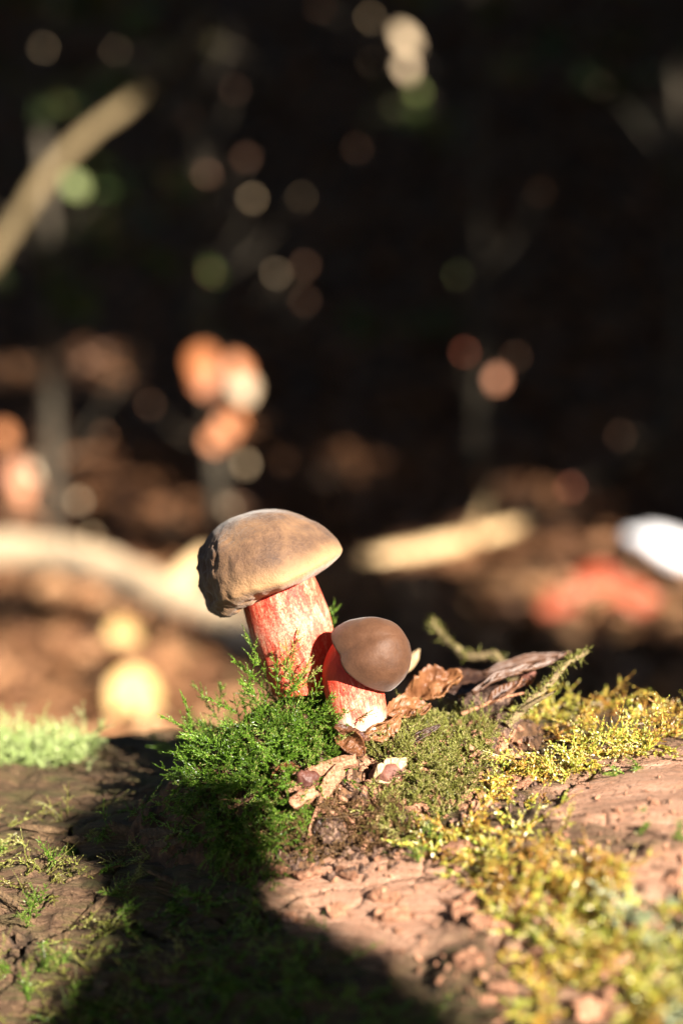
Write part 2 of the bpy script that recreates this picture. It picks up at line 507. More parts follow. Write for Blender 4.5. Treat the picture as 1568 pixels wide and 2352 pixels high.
def bvh(V, F):
    return BVHTree.FromPolygons([tuple(v) for v in V], [tuple(f) for f in F])
_near = (S_.reshape(-1) > -30) & (S_.reshape(-1) < 28)
_k = _near[LFa].all(1) & (np.abs(T_.reshape(-1)[LFa[:, 0]]) < 1.6) & (np.abs(T_.reshape(-1)[LFa[:, 2]]) < 1.6)
B_log = bvh(LV, LFa[_k]); B_mound = bvh(MV, MF)
def cast(o, d):
    best = None
    for b in (B_log, B_mound):
        r = b.ray_cast(Vector(o), Vector(d))
        if r[0] is not None and (best is None or r[3] < best[3]): best = r
    return best
def hit(px, py):
    d = unit(ray(px, py))
    r = cast(CAM, d)
    if r is None: return None
    n = np.array(r[1]); n = n if n @ d < 0 else -n
    return np.array(r[0]), n
def hit_many(px, py):
    Ps, Ns, ok = [], [], []
    for a, b in zip(px, py):
        h = hit(a, b)
        ok.append(h is not None)
        if h is not None: Ps.append(h[0]); Ns.append(h[1])
    return np.array(Ps).reshape(-1, 3), np.array(Ns).reshape(-1, 3), np.array(ok)

# ------------------------------------------------------------------ mushrooms
def ortho(axis_left_deg, lean_back_deg):
    a, b = math.radians(axis_left_deg), math.radians(lean_back_deg)
    z = unit([-math.sin(a) * math.cos(b), math.sin(b), math.cos(a) * math.cos(b)])
    x = unit(np.array([math.cos(a), 0, math.sin(a)])); x = unit(x - z * (x @ z))
    return np.stack([x, np.cross(z, x), z])
def lathe_stem(pts, rad, sides=96, seed=0, oval=1.0):
    pts = np.asarray(pts); t, n, b = frames(pts)
    n = unit(np.cross(t, np.array([0, 1.0, 0]))); b = np.cross(t, n)
    a = np.linspace(0, 2 * math.pi, sides, endpoint=False)
    A, I = np.meshgrid(a, np.arange(len(pts)))
    L = np.concatenate([[0], np.cumsum(np.linalg.norm(np.diff(pts, axis=0), axis=1))])
    d = n[I] * np.cos(A)[..., None] * oval + b[I] * np.sin(A)[..., None]
    r = np.asarray(rad)[:, None] * np.ones_like(A)
    cyl = np.stack([np.cos(A) * 1.6, np.sin(A) * 1.6, L[I] * .25], -1)
    r = r * (1 + .045 * fbm(cyl, 3, seed) + .012 * fbm(cyl * [4, 4, 1.5], 3, seed + 5))
    V = pts[I] + d * r[..., None]
    sa = np.stack([np.cos(A) * 1.0, L[I], np.sin(A) * 1.0], -1)
    return V.reshape(-1, 3), grid_faces(len(pts), sides, wrap_v=True), sa.reshape(-1, 3), (L[I] / L[-1]).ravel()
def cap_mesh(R, H, fr, centre, shape, drop, power=.8, nA=180, nT=80, wr=None, tmax=118, seed=0, lobe=lambda A: 0 * A):
    a = np.linspace(0, 2 * math.pi, nA, endpoint=False)
    t = np.radians(np.linspace(.4, tmax, nT))
    A, T = np.meshgrid(a, t, indexing='ij')
    st, ct = np.sin(T), np.cos(T)
    pw = power(A)
    r = R * shape(A) * np.where(T < math.pi / 2, np.abs(st) ** pw, np.abs(st) ** 1.6)
    lb = lobe(A)
    r = np.where(T < math.pi / 2, r, R * shape(A) * np.abs(st) ** (1.6 - .95 * lb))
    z = np.where(ct > 0, H * np.abs(ct) ** (pw * 1.12), -(.30 + .12 * lb) * R * np.abs(ct) ** (1.0 - .1 * lb))
    z = z - drop(A) * np.clip(r / R, 0, 1.4) ** 2.2
    loc = np.stack([r * np.cos(A), r * np.sin(A), z], -1)
    nrm = unit(np.stack([np.cos(A) * st * H, np.sin(A) * st * H, ct * R], -1))
    disp = .028 * R * fbm(loc * (1.5 / R), 3, seed) + .004 * R * fbm(loc * (9 / R), 3, seed + 3)
    if wr is not None: disp = disp + wr(A, T, loc)
    loc = loc + nrm * disp[..., None]
    V = centre + loc @ fr
    rim = smooth(np.degrees(T), 70, 97) * (1 - .75 * lb)
    return V.reshape(-1, 3), grid_faces(nA, nT, wrap_u=True), rim.ravel(), loc, A
def close_top(V, F, nA, nT, attrs):
    return V, F
def build_mushroom(label, base, cap_args, capm, stem_pts, stem_r, seed, stem_attr, pore_r, oval=1.0):
    root = thing('mushroom', base, label, 'mushroom', 'boletes growing on the log')
    V, F, rim, loc, A = cap_mesh(**cap_args)
    nA, nT = A.shape
    V2 = np.vstack([V, V.reshape(nA, nT, 3)[:, 0].mean(0)])
    F2 = F.tolist() + [[((i + 1) % nA) * nT, i * nT, len(V)] for i in range(nA)]
    cap = part('cap', root, V2, F2, capm, True, {'rim': np.append(rim, 0)})
    # pore layer closes the underside
    inner = V.reshape(nA, nT, 3)[:, -1]
    c = cap_args['centre']; fr = cap_args['fr']
    rings = [inner]
    for k in (.85, .6, .35, .1):
        q = c + (inner - c) * k
        q = q + fr[2] * (.10 * cap_args['R'] * (1 - k))
        rings.append(q)
    PV = np.stack(rings, 1).reshape(-1, 3)
    part('pore_layer', cap, PV, grid_faces(nA, len(rings), wrap_u=True), M['pores'], True, root=root)
    SVt, SF, sa, l = lathe_stem(stem_pts, stem_r, seed=seed, oval=oval)
    red, pale = stem_attr(l, sa)
    part('stem', root, SVt, SF, M['stem'], True, {'sa': sa, 'red': red, 'pale': pale})
    return root

# large bolete
D1 = 46.0; k1 = K(D1)
fr1 = ortho(19.5, 6.0)
c1 = P(625, 1318, D1)
def dang(A, a0): return np.abs((A - a0 + math.pi) % (2 * math.pi) - math.pi)
def shp1(A):
    return 1 + .06 * np.exp(-(dang(A, math.pi) / .9) ** 2) + .02 * np.sin(3 * A + .6) + .03 * np.exp(-(dang(A, 0) / .35) ** 2) + .1 * np.exp(-(dang(A, 1.55 * math.pi) / .7) ** 2)
def lobe1(A): return np.exp(-(dang(A, math.pi * 1.03) / .95) ** 4)
def pow1(A): return .86 - .17 * np.exp(-(dang(A, math.pi) / .9) ** 2) + .26 * np.exp(-(dang(A, 0) / 1.0) ** 2)
def drop1(A):
    return .10 * np.exp(-(dang(A, math.pi * 1.06) / .8) ** 2) - .08 * np.exp(-(dang(A, 0) / .7) ** 2) + .05 * np.sin(4 * A + 1) + .06 * np.exp(-(dang(A, 1.75 * math.pi) / .5) ** 2)
def wr1(A, T, loc):
    left = np.exp(-(dang(A, math.pi * 1.08) / .75) ** 2) * smooth(T, .45, .9)
    n = fbm(loc * [3.2, 3.2, 3.2], 4, 77)
    edge = smooth(np.degrees(T), 78, 96)
    dents = -smooth(noise(loc * 2.3, 88), .45, .8)
    pits = -smooth(noise(loc * [5.5, 5.5, 2.2], 91), .35, .75)
    lump = fbm(loc * 1.1, 2, 66) * .07
    return left * (n * .12 + dents * .07 + pits * .10) + edge * fbm(np.stack([np.cos(A) * 5, np.sin(A) * 5, T], -1), 3, 12) * .05 + lump
st_top = c1 + fr1[2] * .45
pts1 = curve([P(698, 1590, D1 + .1), P(690, 1520, D1 + .1), P(672, 1450, D1 + .05), P(648, 1380, D1), P(631, 1330, D1), P(624, 1310, D1)], 60)
r1 = np.interp(np.linspace(0, 1, 60), [0, .2, .45, .7, .9, 1], np.array([72, 88, 94, 87, 80, 78]) * k1)
def sattr1(l, sa):
    return smooth(l, .86, .97) * .85 + .35 * smooth(.35 - l, 0, .35), .25 * smooth(.2 - np.abs(l - .55), 0, .3)
build_mushroom('large tilted bolete with broad brown velvety cap and thick red stem', P(690, 1560, D1),
               dict(R=160 * k1, H=152 * k1, fr=fr1, centre=c1, shape=shp1, drop=drop1, wr=wr1, power=pow1, lobe=lobe1, seed=3, tmax=138),
               M['cap_large'], pts1, r1, 4, sattr1, 1)

# small bolete
D2 = 44.6; k2 = K(D2)
z2 = unit(np.array([.62, -.42, .60])); x2 = unit(np.cross(np.array([0, 1.0, 0]), z2)); fr2 = np.stack([x2, np.cross(z2, x2), z2])
c2 = P(846, 1512, D2 - .1)
def shp2(A): return 1 + .03 * np.sin(2 * A + .4) + .02 * np.cos(3 * A) + .14 * np.exp(-(dang(A, math.pi * .98) / .38) ** 2) - .1 * np.exp(-(dang(A, 1.24 * math.pi) / .26) ** 2)
def drop2(A): return .05 * np.sin(2 * A) + .16 * np.exp(-(dang(A, math.pi) / .6) ** 2)
def wr2(A, T, loc):
    return -.10 * np.exp(-(dang(A, math.pi * .8) / .25) ** 2) * smooth(np.degrees(T), 60, 95) + .03 * fbm(loc * 1.6, 2, 9)
pts2 = curve([P(826, 1672, D2), P(823, 1635, D2), P(812, 1585, D2 + .15), P(805, 1540, D2 + .3), P(815, 1505, D2 + .3), P(830, 1490, D2 + .1)], 50)
r2 = np.interp(np.linspace(0, 1, 50), [0, .12, .3, .55, .8, 1], np.array([56, 62, 66, 66, 58, 48]) * k2)
def sattr2(l, sa):
    return smooth(l, .38, .6), 1 - smooth(l + .08 * noise(sa * 5, 4), .06, .24)
build_mushroom('small bolete with smooth round brown cap leaning off a short red and cream stem', P(828, 1660, D2),
               dict(R=90 * k2, H=104 * k2, fr=fr2, centre=c2, shape=shp2, drop=drop2, wr=wr2, power=lambda A: .9 + 0 * A, seed=13, tmax=128, nA=120, nT=60),
               M['cap_small'], pts2, r2, 14, sattr2, 1)

# ------------------------------------------------------------------ moss
GA = 2.399963
def moss_axes(P0, D, B, L, N, leaf, width, spread=.75, taper=.55, seed=0, var=None, stem_r=.012, jitter=.35):
    """leafy moss shoots: for every axis a curved stalk with N small keeled leaves in a spiral"""
    r = np.random.default_rng(seed)
    P0 = np.asarray(P0, float); A = len(P0)
    D = unit(D); B = np.asarray(B, float); L = np.asarray(L, float)[:, None] * np.ones((A, 1))
    leaf = np.asarray(leaf, float) * np.ones(A); width = np.asarray(width, float) * np.ones(A)
    t = (np.arange(N) + .5)[None] / N * np.ones((A, 1)) + r.uniform(-.5, .5, (A, N)) / N
    t = np.clip(t, 0, 1)
    pos = P0[:, None] + L[..., None] * (D[:, None] * t[..., None] + B[:, None] * (t ** 2)[..., None])
    tan = unit(D[:, None] + 2 * B[:, None] * t[..., None])
    ref = unit(r.normal(size=(A, 1, 3))) * np.ones((A, N, 1))
    n = unit(np.cross(tan, ref)); b = np.cross(tan, n)
    ph = np.arange(N)[None] * GA + r.uniform(0, 6.3, (A, 1)) + r.normal(0, .3, (A, N))
    rad = n * np.cos(ph)[..., None] + b * np.sin(ph)[..., None]
    sp = spread * (1 - .45 * t) * (1 + r.normal(0, jitter, (A, N)))
    d = unit(tan * np.cos(sp)[..., None] + rad * np.sin(sp)[..., None])
    side = np.cross(d, rad); side = unit(side)
    ln = leaf[:, None] * (1 - taper * t ** 1.5) * r.uniform(.7, 1.3, (A, N))
    w = width[:, None] * (1 - taper * t) * r.uniform(.8, 1.2, (A, N))
    b0 = pos
    mid = pos + d * (ln * .42)[..., None] + rad * (ln * .05)[..., None]
    tip = pos + d * ln[..., None] + rad * (ln * r.normal(.02, .13, (A, N)))[..., None] + tan * (ln * .1)[..., None]
    ml = mid - side * (w * .5)[..., None]; mr = mid + side * (w * .5)[..., None]
    V = np.stack([b0, ml, tip, mr], 2).reshape(-1, 3)
    base = np.arange(A * N)[:, None] * 4
    F = np.vstack([base + [0, 2, 1], base + [0, 3, 2]])
    v0 = (np.asarray(var, float) if var is not None else r.uniform(.2, .8, A))[:, None]
    vv = np.clip(v0 + r.normal(0, .12, (A, N)) + .16 * (t - .4), 0, 1)
    vv = np.where(r.uniform(size=(A, N)) < .04, .98, vv)
    var_ = np.repeat(vv.reshape(-1), 4)
    # thin stalks
    m = 5; tt = np.linspace(0, 1, m)[None] * np.ones((A, 1))
    sp_ = P0[:, None] + L[..., None] * (D[:, None] * tt[..., None] + B[:, None] * (tt ** 2)[..., None])
    tn = unit(D[:, None] + 2 * B[:, None] * tt[..., None]); nn = unit(np.cross(tn, ref[:, :1])); bb = np.cross(tn, nn)
    rr = (stem_r * (1 - .6 * tt))[..., None]
    ring = [sp_ + (nn * math.cos(q) + bb * math.sin(q)) * rr for q in (0, 2.09, 4.19)]
    SVv = np.stack(ring, 2).reshape(-1, 3)
    o = len(V)
    ii = (np.arange(A)[:, None, None] * m * 3 + np.arange(m - 1)[None, :, None] * 3)
    q = np.arange(3)[None, None]; q2 = (q + 1) % 3
    a_, b_, c_, d_ = ii + q, ii + q2, ii + 3 + q2, ii + 3 + q
    SF = np.vstack([np.stack([a_, b_, c_], -1).reshape(-1, 3), np.stack([a_, c_, d_], -1).reshape(-1, 3)]) + o
    return np.vstack([V, SVv]), np.vstack([F, SF]), np.concatenate([var_, np.full(len(SVv), .15)])
def pinnate(P0, D, B, L, plane, nb, blen, seed=0, ang=.85):
    """side branches of a feather-moss frond"""
    r = np.random.default_rng(seed)
    oP, oD, oB, oL, oi = [], [], [], [], []
    for i in range(len(P0)):
        d = unit(D[i]); s = unit(np.cross(plane[i], d) + 1e-6)
        for j in range(nb):
            t = .12 + .78 * (j + r.uniform(-.3, .3)) / nb
            p = P0[i] + L[i] * (d * t + B[i] * t * t)
            tn = unit(d + 2 * B[i] * t)
            sg = 1 if j % 2 else -1
            q = ang * r.uniform(.8, 1.2)
            dd = unit(tn * math.cos(q) + s * sg * math.sin(q) + plane[i] * r.normal(0, .22))
            oP.append(p); oD.append(dd); oB.append(tn * .25 + r.normal(0, .08, 3)); oL.append(blen * L[i] * (1 - .65 * t) * r.uniform(.7, 1.3)); oi.append(i)
    return np.array(oP), np.array(oD), np.array(oB), np.array(oL), np.array(oi)
def frond_set(P0, D, B, L, plane, mat_, root, shoots, seed, nb=9, blen=.4, leaf=.085, width=.036, nmain=40, nside=16, var=None, spread=.75):
    """every frond = main axis + side branches; the first `shoots` are objects of their own, the rest one mat"""
    r = np.random.default_rng(seed)
    n = len(P0)
    v = var if var is not None else r.uniform(.15, .8, n)
    def one(idx, sd):
        V, F, a = moss_axes(P0[idx], D[idx], B[idx], L[idx], nmain, leaf, width, spread, seed=sd, var=v[idx], stem_r=.014)
        parts = [(V, F, a)]
        if nb:
            bp, bd, bb, bl, bi = pinnate(P0[idx], D[idx], B[idx], L[idx], plane[idx], nb, blen, sd + 1)
            parts.append(moss_axes(bp, bd, bb, bl, nside, leaf * .8, width * .85, spread, seed=sd + 2, var=v[idx][bi] + .05, stem_r=.009))
        o = 0; Vs, Fs, As = [], [], []
        for V, F, a in parts:
            Vs.append(V); Fs.append(F + o); As.append(a); o += len(V)
        return np.vstack(Vs), np.vstack(Fs), np.concatenate(As)
    for i in range(min(shoots, n)):
        V, F, a = one(np.array([i]), seed * 100 + i)
        part('shoot', root, V, F, mat_, False, {'var': a})
    if n > shoots:
        V, F, a = one(np.arange(shoots, n), seed * 100 + 77)
        part('moss_mat', root, V, F, mat_, False, {'var': a}, kind='stuff')
def sample_poly(poly, n, seed):
    r = np.random.default_rng(seed)
    p = np.array(poly, float); lo, hi = p.min(0), p.max(0)
    X, Y = [], []
    while len(X) < n:
        x = r.uniform(lo[0], hi[0], n * 2); y = r.uniform(lo[1], hi[1], n * 2)
        k = inpoly(x, y, poly); X += x[k].tolist(); Y += y[k].tolist()
    return np.array(X[:n]), np.array(Y[:n])
Z = np.array([0, 0, 1.0])

# --- the bright green cushion at the foot of the large bolete
clump = thing('moss_clump', P(590, 1780, 43.5), 'bright green feathery moss cushion at the foot of the large bolete', 'moss')
hand = [  # (base px, tip px, depth base, depth tip): shoots that stand out against the dark
    (455, 1690, 358, 1638, 45.0, 44.6), (440, 1680, 415, 1583, 45.2, 44.8), (610, 1585, 520, 1497, 45.2, 44.8), (612, 1560, 558, 1440, 45.0, 44.6),
    (505, 1660, 438, 1560, 46.3, 46.6), (470, 1700, 430, 1655, 46.2, 46.6), (500, 1640, 512, 1545, 46.6, 47.0), (560, 1600, 590, 1505, 44.8, 44.3),
    (664, 1560, 694, 1408, 44.9, 44.7), (668, 1570, 655, 1470, 44.8, 44.6), (680, 1575, 720, 1500, 44.7, 44.4), (690, 1580, 745, 1522, 44.7, 44.4),
    (735, 1640, 772, 1588, 44.2, 43.9), (700, 1640, 738, 1560, 44.4, 44.0), (640, 1590, 625, 1510, 44.8, 44.4), (545, 1640, 470, 1600, 44.8, 44.4),
    (752, 1500, 765, 1388, 47.6, 47.9), (748, 1480, 742, 1385, 47.7, 48.0), (500, 1700, 405, 1690, 44.8, 44.3), (480, 1730, 395, 1725, 44.9, 44.6),
    (600, 1860, 575, 2060, 42.6, 40.6), (610, 1880, 640, 2010, 42.6, 41.0), (672, 1890, 722, 2015, 42.6, 41.6), (560, 1850, 555, 2000, 42.8, 41.2),
    (690, 1600, 650, 1520, 44.6, 44.2), (720, 1660, 775, 1640, 44.1, 43.8), (660, 1600, 700, 1540, 44.6, 44.1), (590, 1600, 545, 1560, 44.8, 44.5)]
hp = np.array([P(a, b, e) for a, b, c, d, e, f in hand]); ht = np.array([P(c, d, f) for a, b, c, d, e, f in hand])
hd = ht - hp; hl = np.linalg.norm(hd, axis=1)
hB = rng.normal(0, .10, (len(hand), 3)); hD = unit(hd) - hB
x, y = sample_poly([(420, 1690), (520, 1600), (640, 1560), (740, 1590), (775, 1640), (760, 1720), (740, 1790), (690, 1900), (620, 1960), (520, 1930), (440, 1850), (410, 1760)], 420, 3)
cp, cn, ok = hit_many(x, y); x, y = x[ok], y[ok]
cc = P(600, 1700, 45.5)
out = unit(cp - cc)
dd = unit(cn * .55 + out * .45 + Z * .30 + rng.normal(0, .38, cp.shape) - np.outer(smooth(y, 1780, 1950), Z) * .75)
bb = rng.normal(0, .16, cp.shape) - Z * .12
ll = rng.uniform(.75, 1.7, len(cp))
cp = cp - cn * .15
order = np.argsort(-ll); cp, cn, dd, bb, ll = cp[order], cn[order], dd[order], bb[order], ll[order]
P0 = np.vstack([hp, cp]); DD = np.vstack([hD, dd]); BB = np.vstack([hB, bb]); LL = np.concatenate([hl, ll])
PL = unit(np.cross(DD, rng.normal(size=DD.shape)))
vv = np.concatenate([np.full(len(hand), .62), rng.uniform(.2, .85, len(cp))])
vv[8:12] = .97
frond_set(P0, DD, BB, LL, PL, M['moss'], clump, 150, 11, nb=7, blen=.36, leaf=.12, width=.052, nmain=48, nside=16, var=vv)

# --- olive moss beside the small bolete
olive = thing('moss_clump', P(980, 1800, 44), 'olive yellow moss cushion on the litter beside the small bolete', 'moss')
x, y = sample_poly([(800, 1690), (880, 1680), (960, 1640), (1080, 1640), (1150, 1680), (1110, 1760), (1060, 1830), (960, 1820), (930, 1760), (840, 1740)], 480, 4)
x2_, y2_ = sample_poly([(880, 1780), (960, 1780), (1060, 1800), (1040, 1900), (930, 1930), (830, 1890)], 150, 5)
x, y = np.append(x, x2_), np.append(y, y2_)
cp, cn, ok = hit_many(x, y)
dd = unit(cn * .7 + rng.normal(0, .55, cp.shape) + Z * .15)
frond_set(cp - cn * .1, dd, rng.normal(0, .25, cp.shape) - Z * .1, rng.uniform(.45, .95, len(cp)), unit(np.cross(dd, rng.normal(size=dd.shape))),
          M['moss_olive'], olive, 70, 12, nb=5, blen=.4, leaf=.095, width=.05, nmain=30, nside=10)

# --- withered brown moss hanging at the mound's lower edge
brown = thing('moss_clump', P(780, 1950, 42), 'withered brown moss hanging over the lower edge of the humus mound', 'moss')
x, y = sample_poly([(650, 1850), (760, 1820), (900, 1850), (960, 1900), (900, 1970), (760, 1980), (640, 1960)], 260, 6)
cp, cn, ok = hit_many(x, y)
dd = unit(cn * .6 + rng.normal(0, .6, cp.shape) - Z * .2)
frond_set(cp, dd, rng.normal(0, .4, cp.shape) - Z * .3, rng.uniform(.5, 1.2, len(cp)), unit(np.cross(dd, rng.normal(size=dd.shape))),
          M['moss_brown'], brown, 40, 13, nb=5, blen=.4, leaf=.06, width=.03, nmain=26, nside=8)

# --- golden green carpets on the sunny side of the log
def carpet(label, base, polys, mat_, shoots, seed, leaf=.13, width=.085, lmin=.5, lmax=1.3, lift=.3, nb=4, along=.6, gap=-.07):
    root = thing('moss_carpet', base, label, 'moss')
    X, Y = [], []
    for i, (poly, n) in enumerate(polys):
        a, b = sample_poly(poly, n, seed * 10 + i); X.append(a); Y.append(b)
    cp, cn, ok = hit_many(np.concatenate(X), np.concatenate(Y))
    r = np.random.default_rng(seed)
    keep = fbm(cp * .75, 3, seed) > gap
    cp, cn = cp[keep], cn[keep]
    f = r.normal(size=cp.shape) + LA * r.choice([-1, 1], len(cp))[:, None] * along
    f = unit(f - cn * np.sum(f * cn, 1)[:, None])
    dd = unit(f + cn * np.abs(r.normal(lift, .25, len(cp)))[:, None])
    B = r.normal(0, .22, cp.shape) - cn * .12
    L = r.uniform(lmin, lmax, len(cp))
    o = np.argsort(proj(cp)[2]) if shoots else np.arange(len(cp))
    cp, cn, dd, B, L = cp[o], cn[o], dd[o], B[o], L[o]
    v = np.clip(.5 + .45 * fbm(cp * .6, 3, seed + 4) + r.normal(0, .12, len(cp)), 0, 1)
    frond_set(cp + cn * .02, dd, B, L, cn, mat_, root, shoots, seed, nb=nb, blen=.42, leaf=leaf, width=width, nmain=26, nside=10, var=v, spread=.6)
    return root
carpet('golden green moss carpet along the sunlit crest of the log', P(1400, 1680, 47),
       [([(1180, 1640), (1300, 1600), (1568, 1560), (1850, 1540), (1850, 1680), (1568, 1720), (1320, 1770), (1210, 1860), (1150, 1800)], 620)], M['moss_gold'], 90, 21, lmax=1.5, lift=.45)
carpet('pale yellow moss branches creeping down bare wood below the mound', P(1150, 1950, 42),
       [([(930, 1900), (1120, 1830), (1280, 1830), (1260, 1900), (1320, 1960), (1568, 2020), (1568, 2110), (1350, 2110), (1200, 2060), (1010, 2020), (930, 1930)], 360)], M['moss_gold'], 90, 22)
carpet('clotted gold and grey green moss on the log\'s crumbling lower flank', P(1350, 2200, 38),
       [([(1050, 2090), (1250, 2060), (1568, 2080), (1800, 2100), (1800, 2420), (1250, 2420), (1120, 2250)], 420),
        ([(1300, 2150), (1700, 2120), (1700, 2420), (1350, 2420)], 120)], M['moss_gold'], 80, 23, leaf=.15, width=.1, gap=.03)
carpet('pale grey green moss tufts on the log\'s crumbling lower flank', P(1480, 2200, 37),
       [([(1380, 2060), (1700, 2050), (1700, 2400), (1480, 2360), (1330, 2200)], 170)], M['moss_grey'], 40, 26, leaf=.14, width=.1, gap=.0)
carpet('thin streaks of olive moss creeping along the half-lit bark', P(120, 2150, 42),
       [([(-250, 1840), (200, 1830), (380, 2000), (440, 2200), (300, 2400), (-250, 2400)], 420)], M['moss_olive'], 60, 27, leaf=.09, width=.05, gap=.02, along=1.6, lift=.15)
carpet('pale green moss tuft sunlit on the log beside the shaded bark', P(90, 1700, 56),
       [([(-250, 1700), (0, 1716), (120, 1712), (220, 1712), (200, 1755), (60, 1765), (-250, 1760)], 420)], M['moss_pale'], 40, 24, leaf=.14, width=.08, lmin=.8, lmax=1.7, lift=1.5, gap=-.5)
carpet('thin dark moss veil over the shaded bark below the green cushion', P(500, 2150, 40),
       [([(200, 1850), (430, 1850), (640, 2020), (820, 2200), (1050, 2420), (60, 2420), (260, 2200), (330, 2050)], 330)], M['moss'], 60, 25, leaf=.11, width=.05, lift=.35)

# --- single sprigs scattered over the half-lit bark
SPR = [(85, 2085), (70, 2120), (260, 2060), (235, 2000), (115, 1975), (275, 2105), (330, 2120), (30, 2225), (95, 2230), (120, 2170), (20, 1950), (180, 1950), (290, 2150), (250, 2230),
       (60, 2300), (160, 2340), (345, 2180), (390, 2060), (140, 2240), (10, 2130), (205, 1930), (310, 2260), (230, 2320), (420, 2140)]
for i, (px, py) in enumerate(SPR):
    h = hit(px, py)
    if h is None: continue
    r = np.random.default_rng(900 + i); p, n_ = h
    q = 3 + i % 3
    f = unit(LA * r.choice([-1, 1]) * .6 + r.normal(0, .5, 3)); dd = unit(f[None] + n_ * .5 + r.normal(0, .35, (q, 3)))
    t = thing('moss_sprig', p, 'little green moss sprig rooted singly on half-lit bark', 'moss sprig', 'single moss sprigs on the bark')
    frond_set(np.repeat(p[None], q, 0) + r.normal(0, .08, (q, 3)), dd, r.normal(0, .18, (q, 3)) - n_ * .1, r.uniform(.5, 1.1, q), np.repeat(n_[None], q, 0), M['moss'], t, q, 300 + i,
              nb=6, blen=.45, leaf=.085, width=.042, nmain=26, nside=10, var=r.uniform(.45, .85, q))
SPR2 = [(1000, 1895), (1010, 1930), (870, 1925), (885, 1960), (960, 1985), (1430, 1780), (1455, 1765), (1480, 1900), (1550, 1930)]
for i, (px, py) in enumerate(SPR2):
    h = hit(px, py)
    if h is None: continue
    r = np.random.default_rng(950 + i); p, n_ = h
    dd = unit(r.normal(0, .6, (4, 3)) + n_ * .5)
    t = thing('moss_sprig', p, 'vivid green moss sprig lying on sunlit bare pink wood', 'moss sprig', 'vivid sprigs on the bare wood')
    frond_set(np.repeat(p[None], 4, 0) + r.normal(0, .08, (4, 3)), dd, r.normal(0, .15, (4, 3)) - n_ * .15, r.uniform(.4, .8, 4), np.repeat(n_[None], 4, 0), M['moss'], t, 4, 400 + i,
              nb=5, blen=.45, leaf=.085, width=.05, nmain=22, nside=9, var=r.uniform(.6, .9, 4))

# ------------------------------------------------------------------ litter on and around the mound
def leaf_grid(p0, p1, side, W, curl=0.0, fold=.3, wave=.1, seed=0, nu=28, nv=14, tear=.0, bend=0.0):
    """dead leaf from stalk p0 to tip p1, half-width W along `side`; curl rolls the blade, fold keels it"""
    p0, p1, side = np.asarray(p0, float), np.asarray(p1, float), np.asarray(side, float)
    ax = p1 - p0; L = np.linalg.norm(ax); ax = ax / L
    side = unit(side - ax * (side @ ax)); nr = np.cross(ax, side)
    u = np.linspace(0, 1, nu)[:, None] * np.ones((1, nv)); v = np.linspace(-1, 1, nv)[None] * np.ones((nu, 1))
    w = W * np.sin(np.pi * np.clip(u * .97 + .02, 0, 1) ** .85) ** .75
    serr = 1 + .07 * np.sin(u * 60 + seed) * (np.abs(v) > .9) - tear * np.clip(fbm(np.stack([u * 5, v * 1.0, 0 * u], -1), 3, seed + 40), 0, 1)
    x = v * w * serr
    ang = curl * (x / W)
    X = np.where(abs(curl) > 1e-3, np.sin(ang) * W / (curl if abs(curl) > 1e-3 else 1), x)
    Zz = np.where(abs(curl) > 1e-3, (1 - np.cos(ang)) * W / (curl if abs(curl) > 1e-3 else 1), 0) + fold * np.abs(x)
    Zz = Zz + wave * fbm(np.stack([u * 4, v * 1.6, 0 * u], -1), 3, seed) + bend * L * np.sin(np.pi * u)
    V = p0 + ax * (u * L)[..., None] + side * X[..., None] + nr * Zz[..., None]
    vein = np.maximum(np.exp(-(v / .07) ** 2), .6 * (np.abs(((u * 9 - np.abs(v) * 1.6) % 1) - .5) < .09))
    return V.reshape(-1, 3), grid_faces(nu, nv), vein.ravel()
def dead_leaf(label, a, b, da, db, W, side, mat_='leaf', **kw):
    V, F, vein = leaf_grid(P(*a, da), P(*b, db), side, W, **kw)
    o = single('dead_leaf', P(*a, da), V, F, M[mat_], label, 'leaf', 'dead leaves in the litter', True, {'vein': vein})
    s = o.modifiers.new('thickness', 'SOLIDIFY'); s.thickness = .00035
    return o
dead_leaf('crumpled brown dead leaf standing behind the small bolete cap', (935, 1605), (1060, 1560), 46.6, 47.0, .55, (.1, .75, .65), fold=.9, wave=.45, seed=1, tear=.7)
dead_leaf('broad dark dead leaf lying flat behind the crumpled one', (1010, 1585), (1150, 1560), 47.4, 48.6, .7, (0, .9, .35), 'leaf_dark', fold=.15, wave=.2, seed=2)
dead_leaf('long ragged curled leaf edge propped against the mossy twig', (1085, 1592), (1300, 1503), 46.2, 47.2, .2, (.05, .9, .25), 'leaf_dark', curl=1.2, wave=.22, seed=3, tear=.9)
dead_leaf('rolled leaf lying behind the ragged leaf on the dark edge', (1110, 1545), (1310, 1500), 48.6, 49.4, .17, (0, .9, .35), 'leaf_dark', curl=1.9, wave=.14, seed=4, tear=.5)
dead_leaf('glossy reddish leaf wedged right of the small bolete stem', (885, 1640), (985, 1625), 44.9, 45.8, .36, (.1, .9, .4), 'leaf', fold=.6, wave=.25, seed=5, tear=.4)
dead_leaf('tan leaf curling around the foot of the small bolete stem', (840, 1690), (925, 1640), 43.9, 44.4, .34, (.5, .2, .8), 'leaf', curl=1.2, wave=.15, seed=6, tear=.3)
dead_leaf('orange leaf scrap tucked in the front of the green cushion', (625, 1795), (690, 1765), 43.0, 43.2, .36, (.2, .5, .85), 'leaf', curl=1.4, wave=.15, seed=7)
dead_leaf('thin dark leaf under the small bolete stem', (768, 1668), (850, 1700), 43.7, 43.7, .2, (.2, .9, .3), 'leaf', fold=.2, wave=.12, seed=8)
dead_leaf('slim dark leaf blade stuck in the olive moss', (925, 1715), (1010, 1665), 44.0, 44.4, .12, (.1, .6, .7), 'leaf_dark', curl=1.3, wave=.08, seed=9)
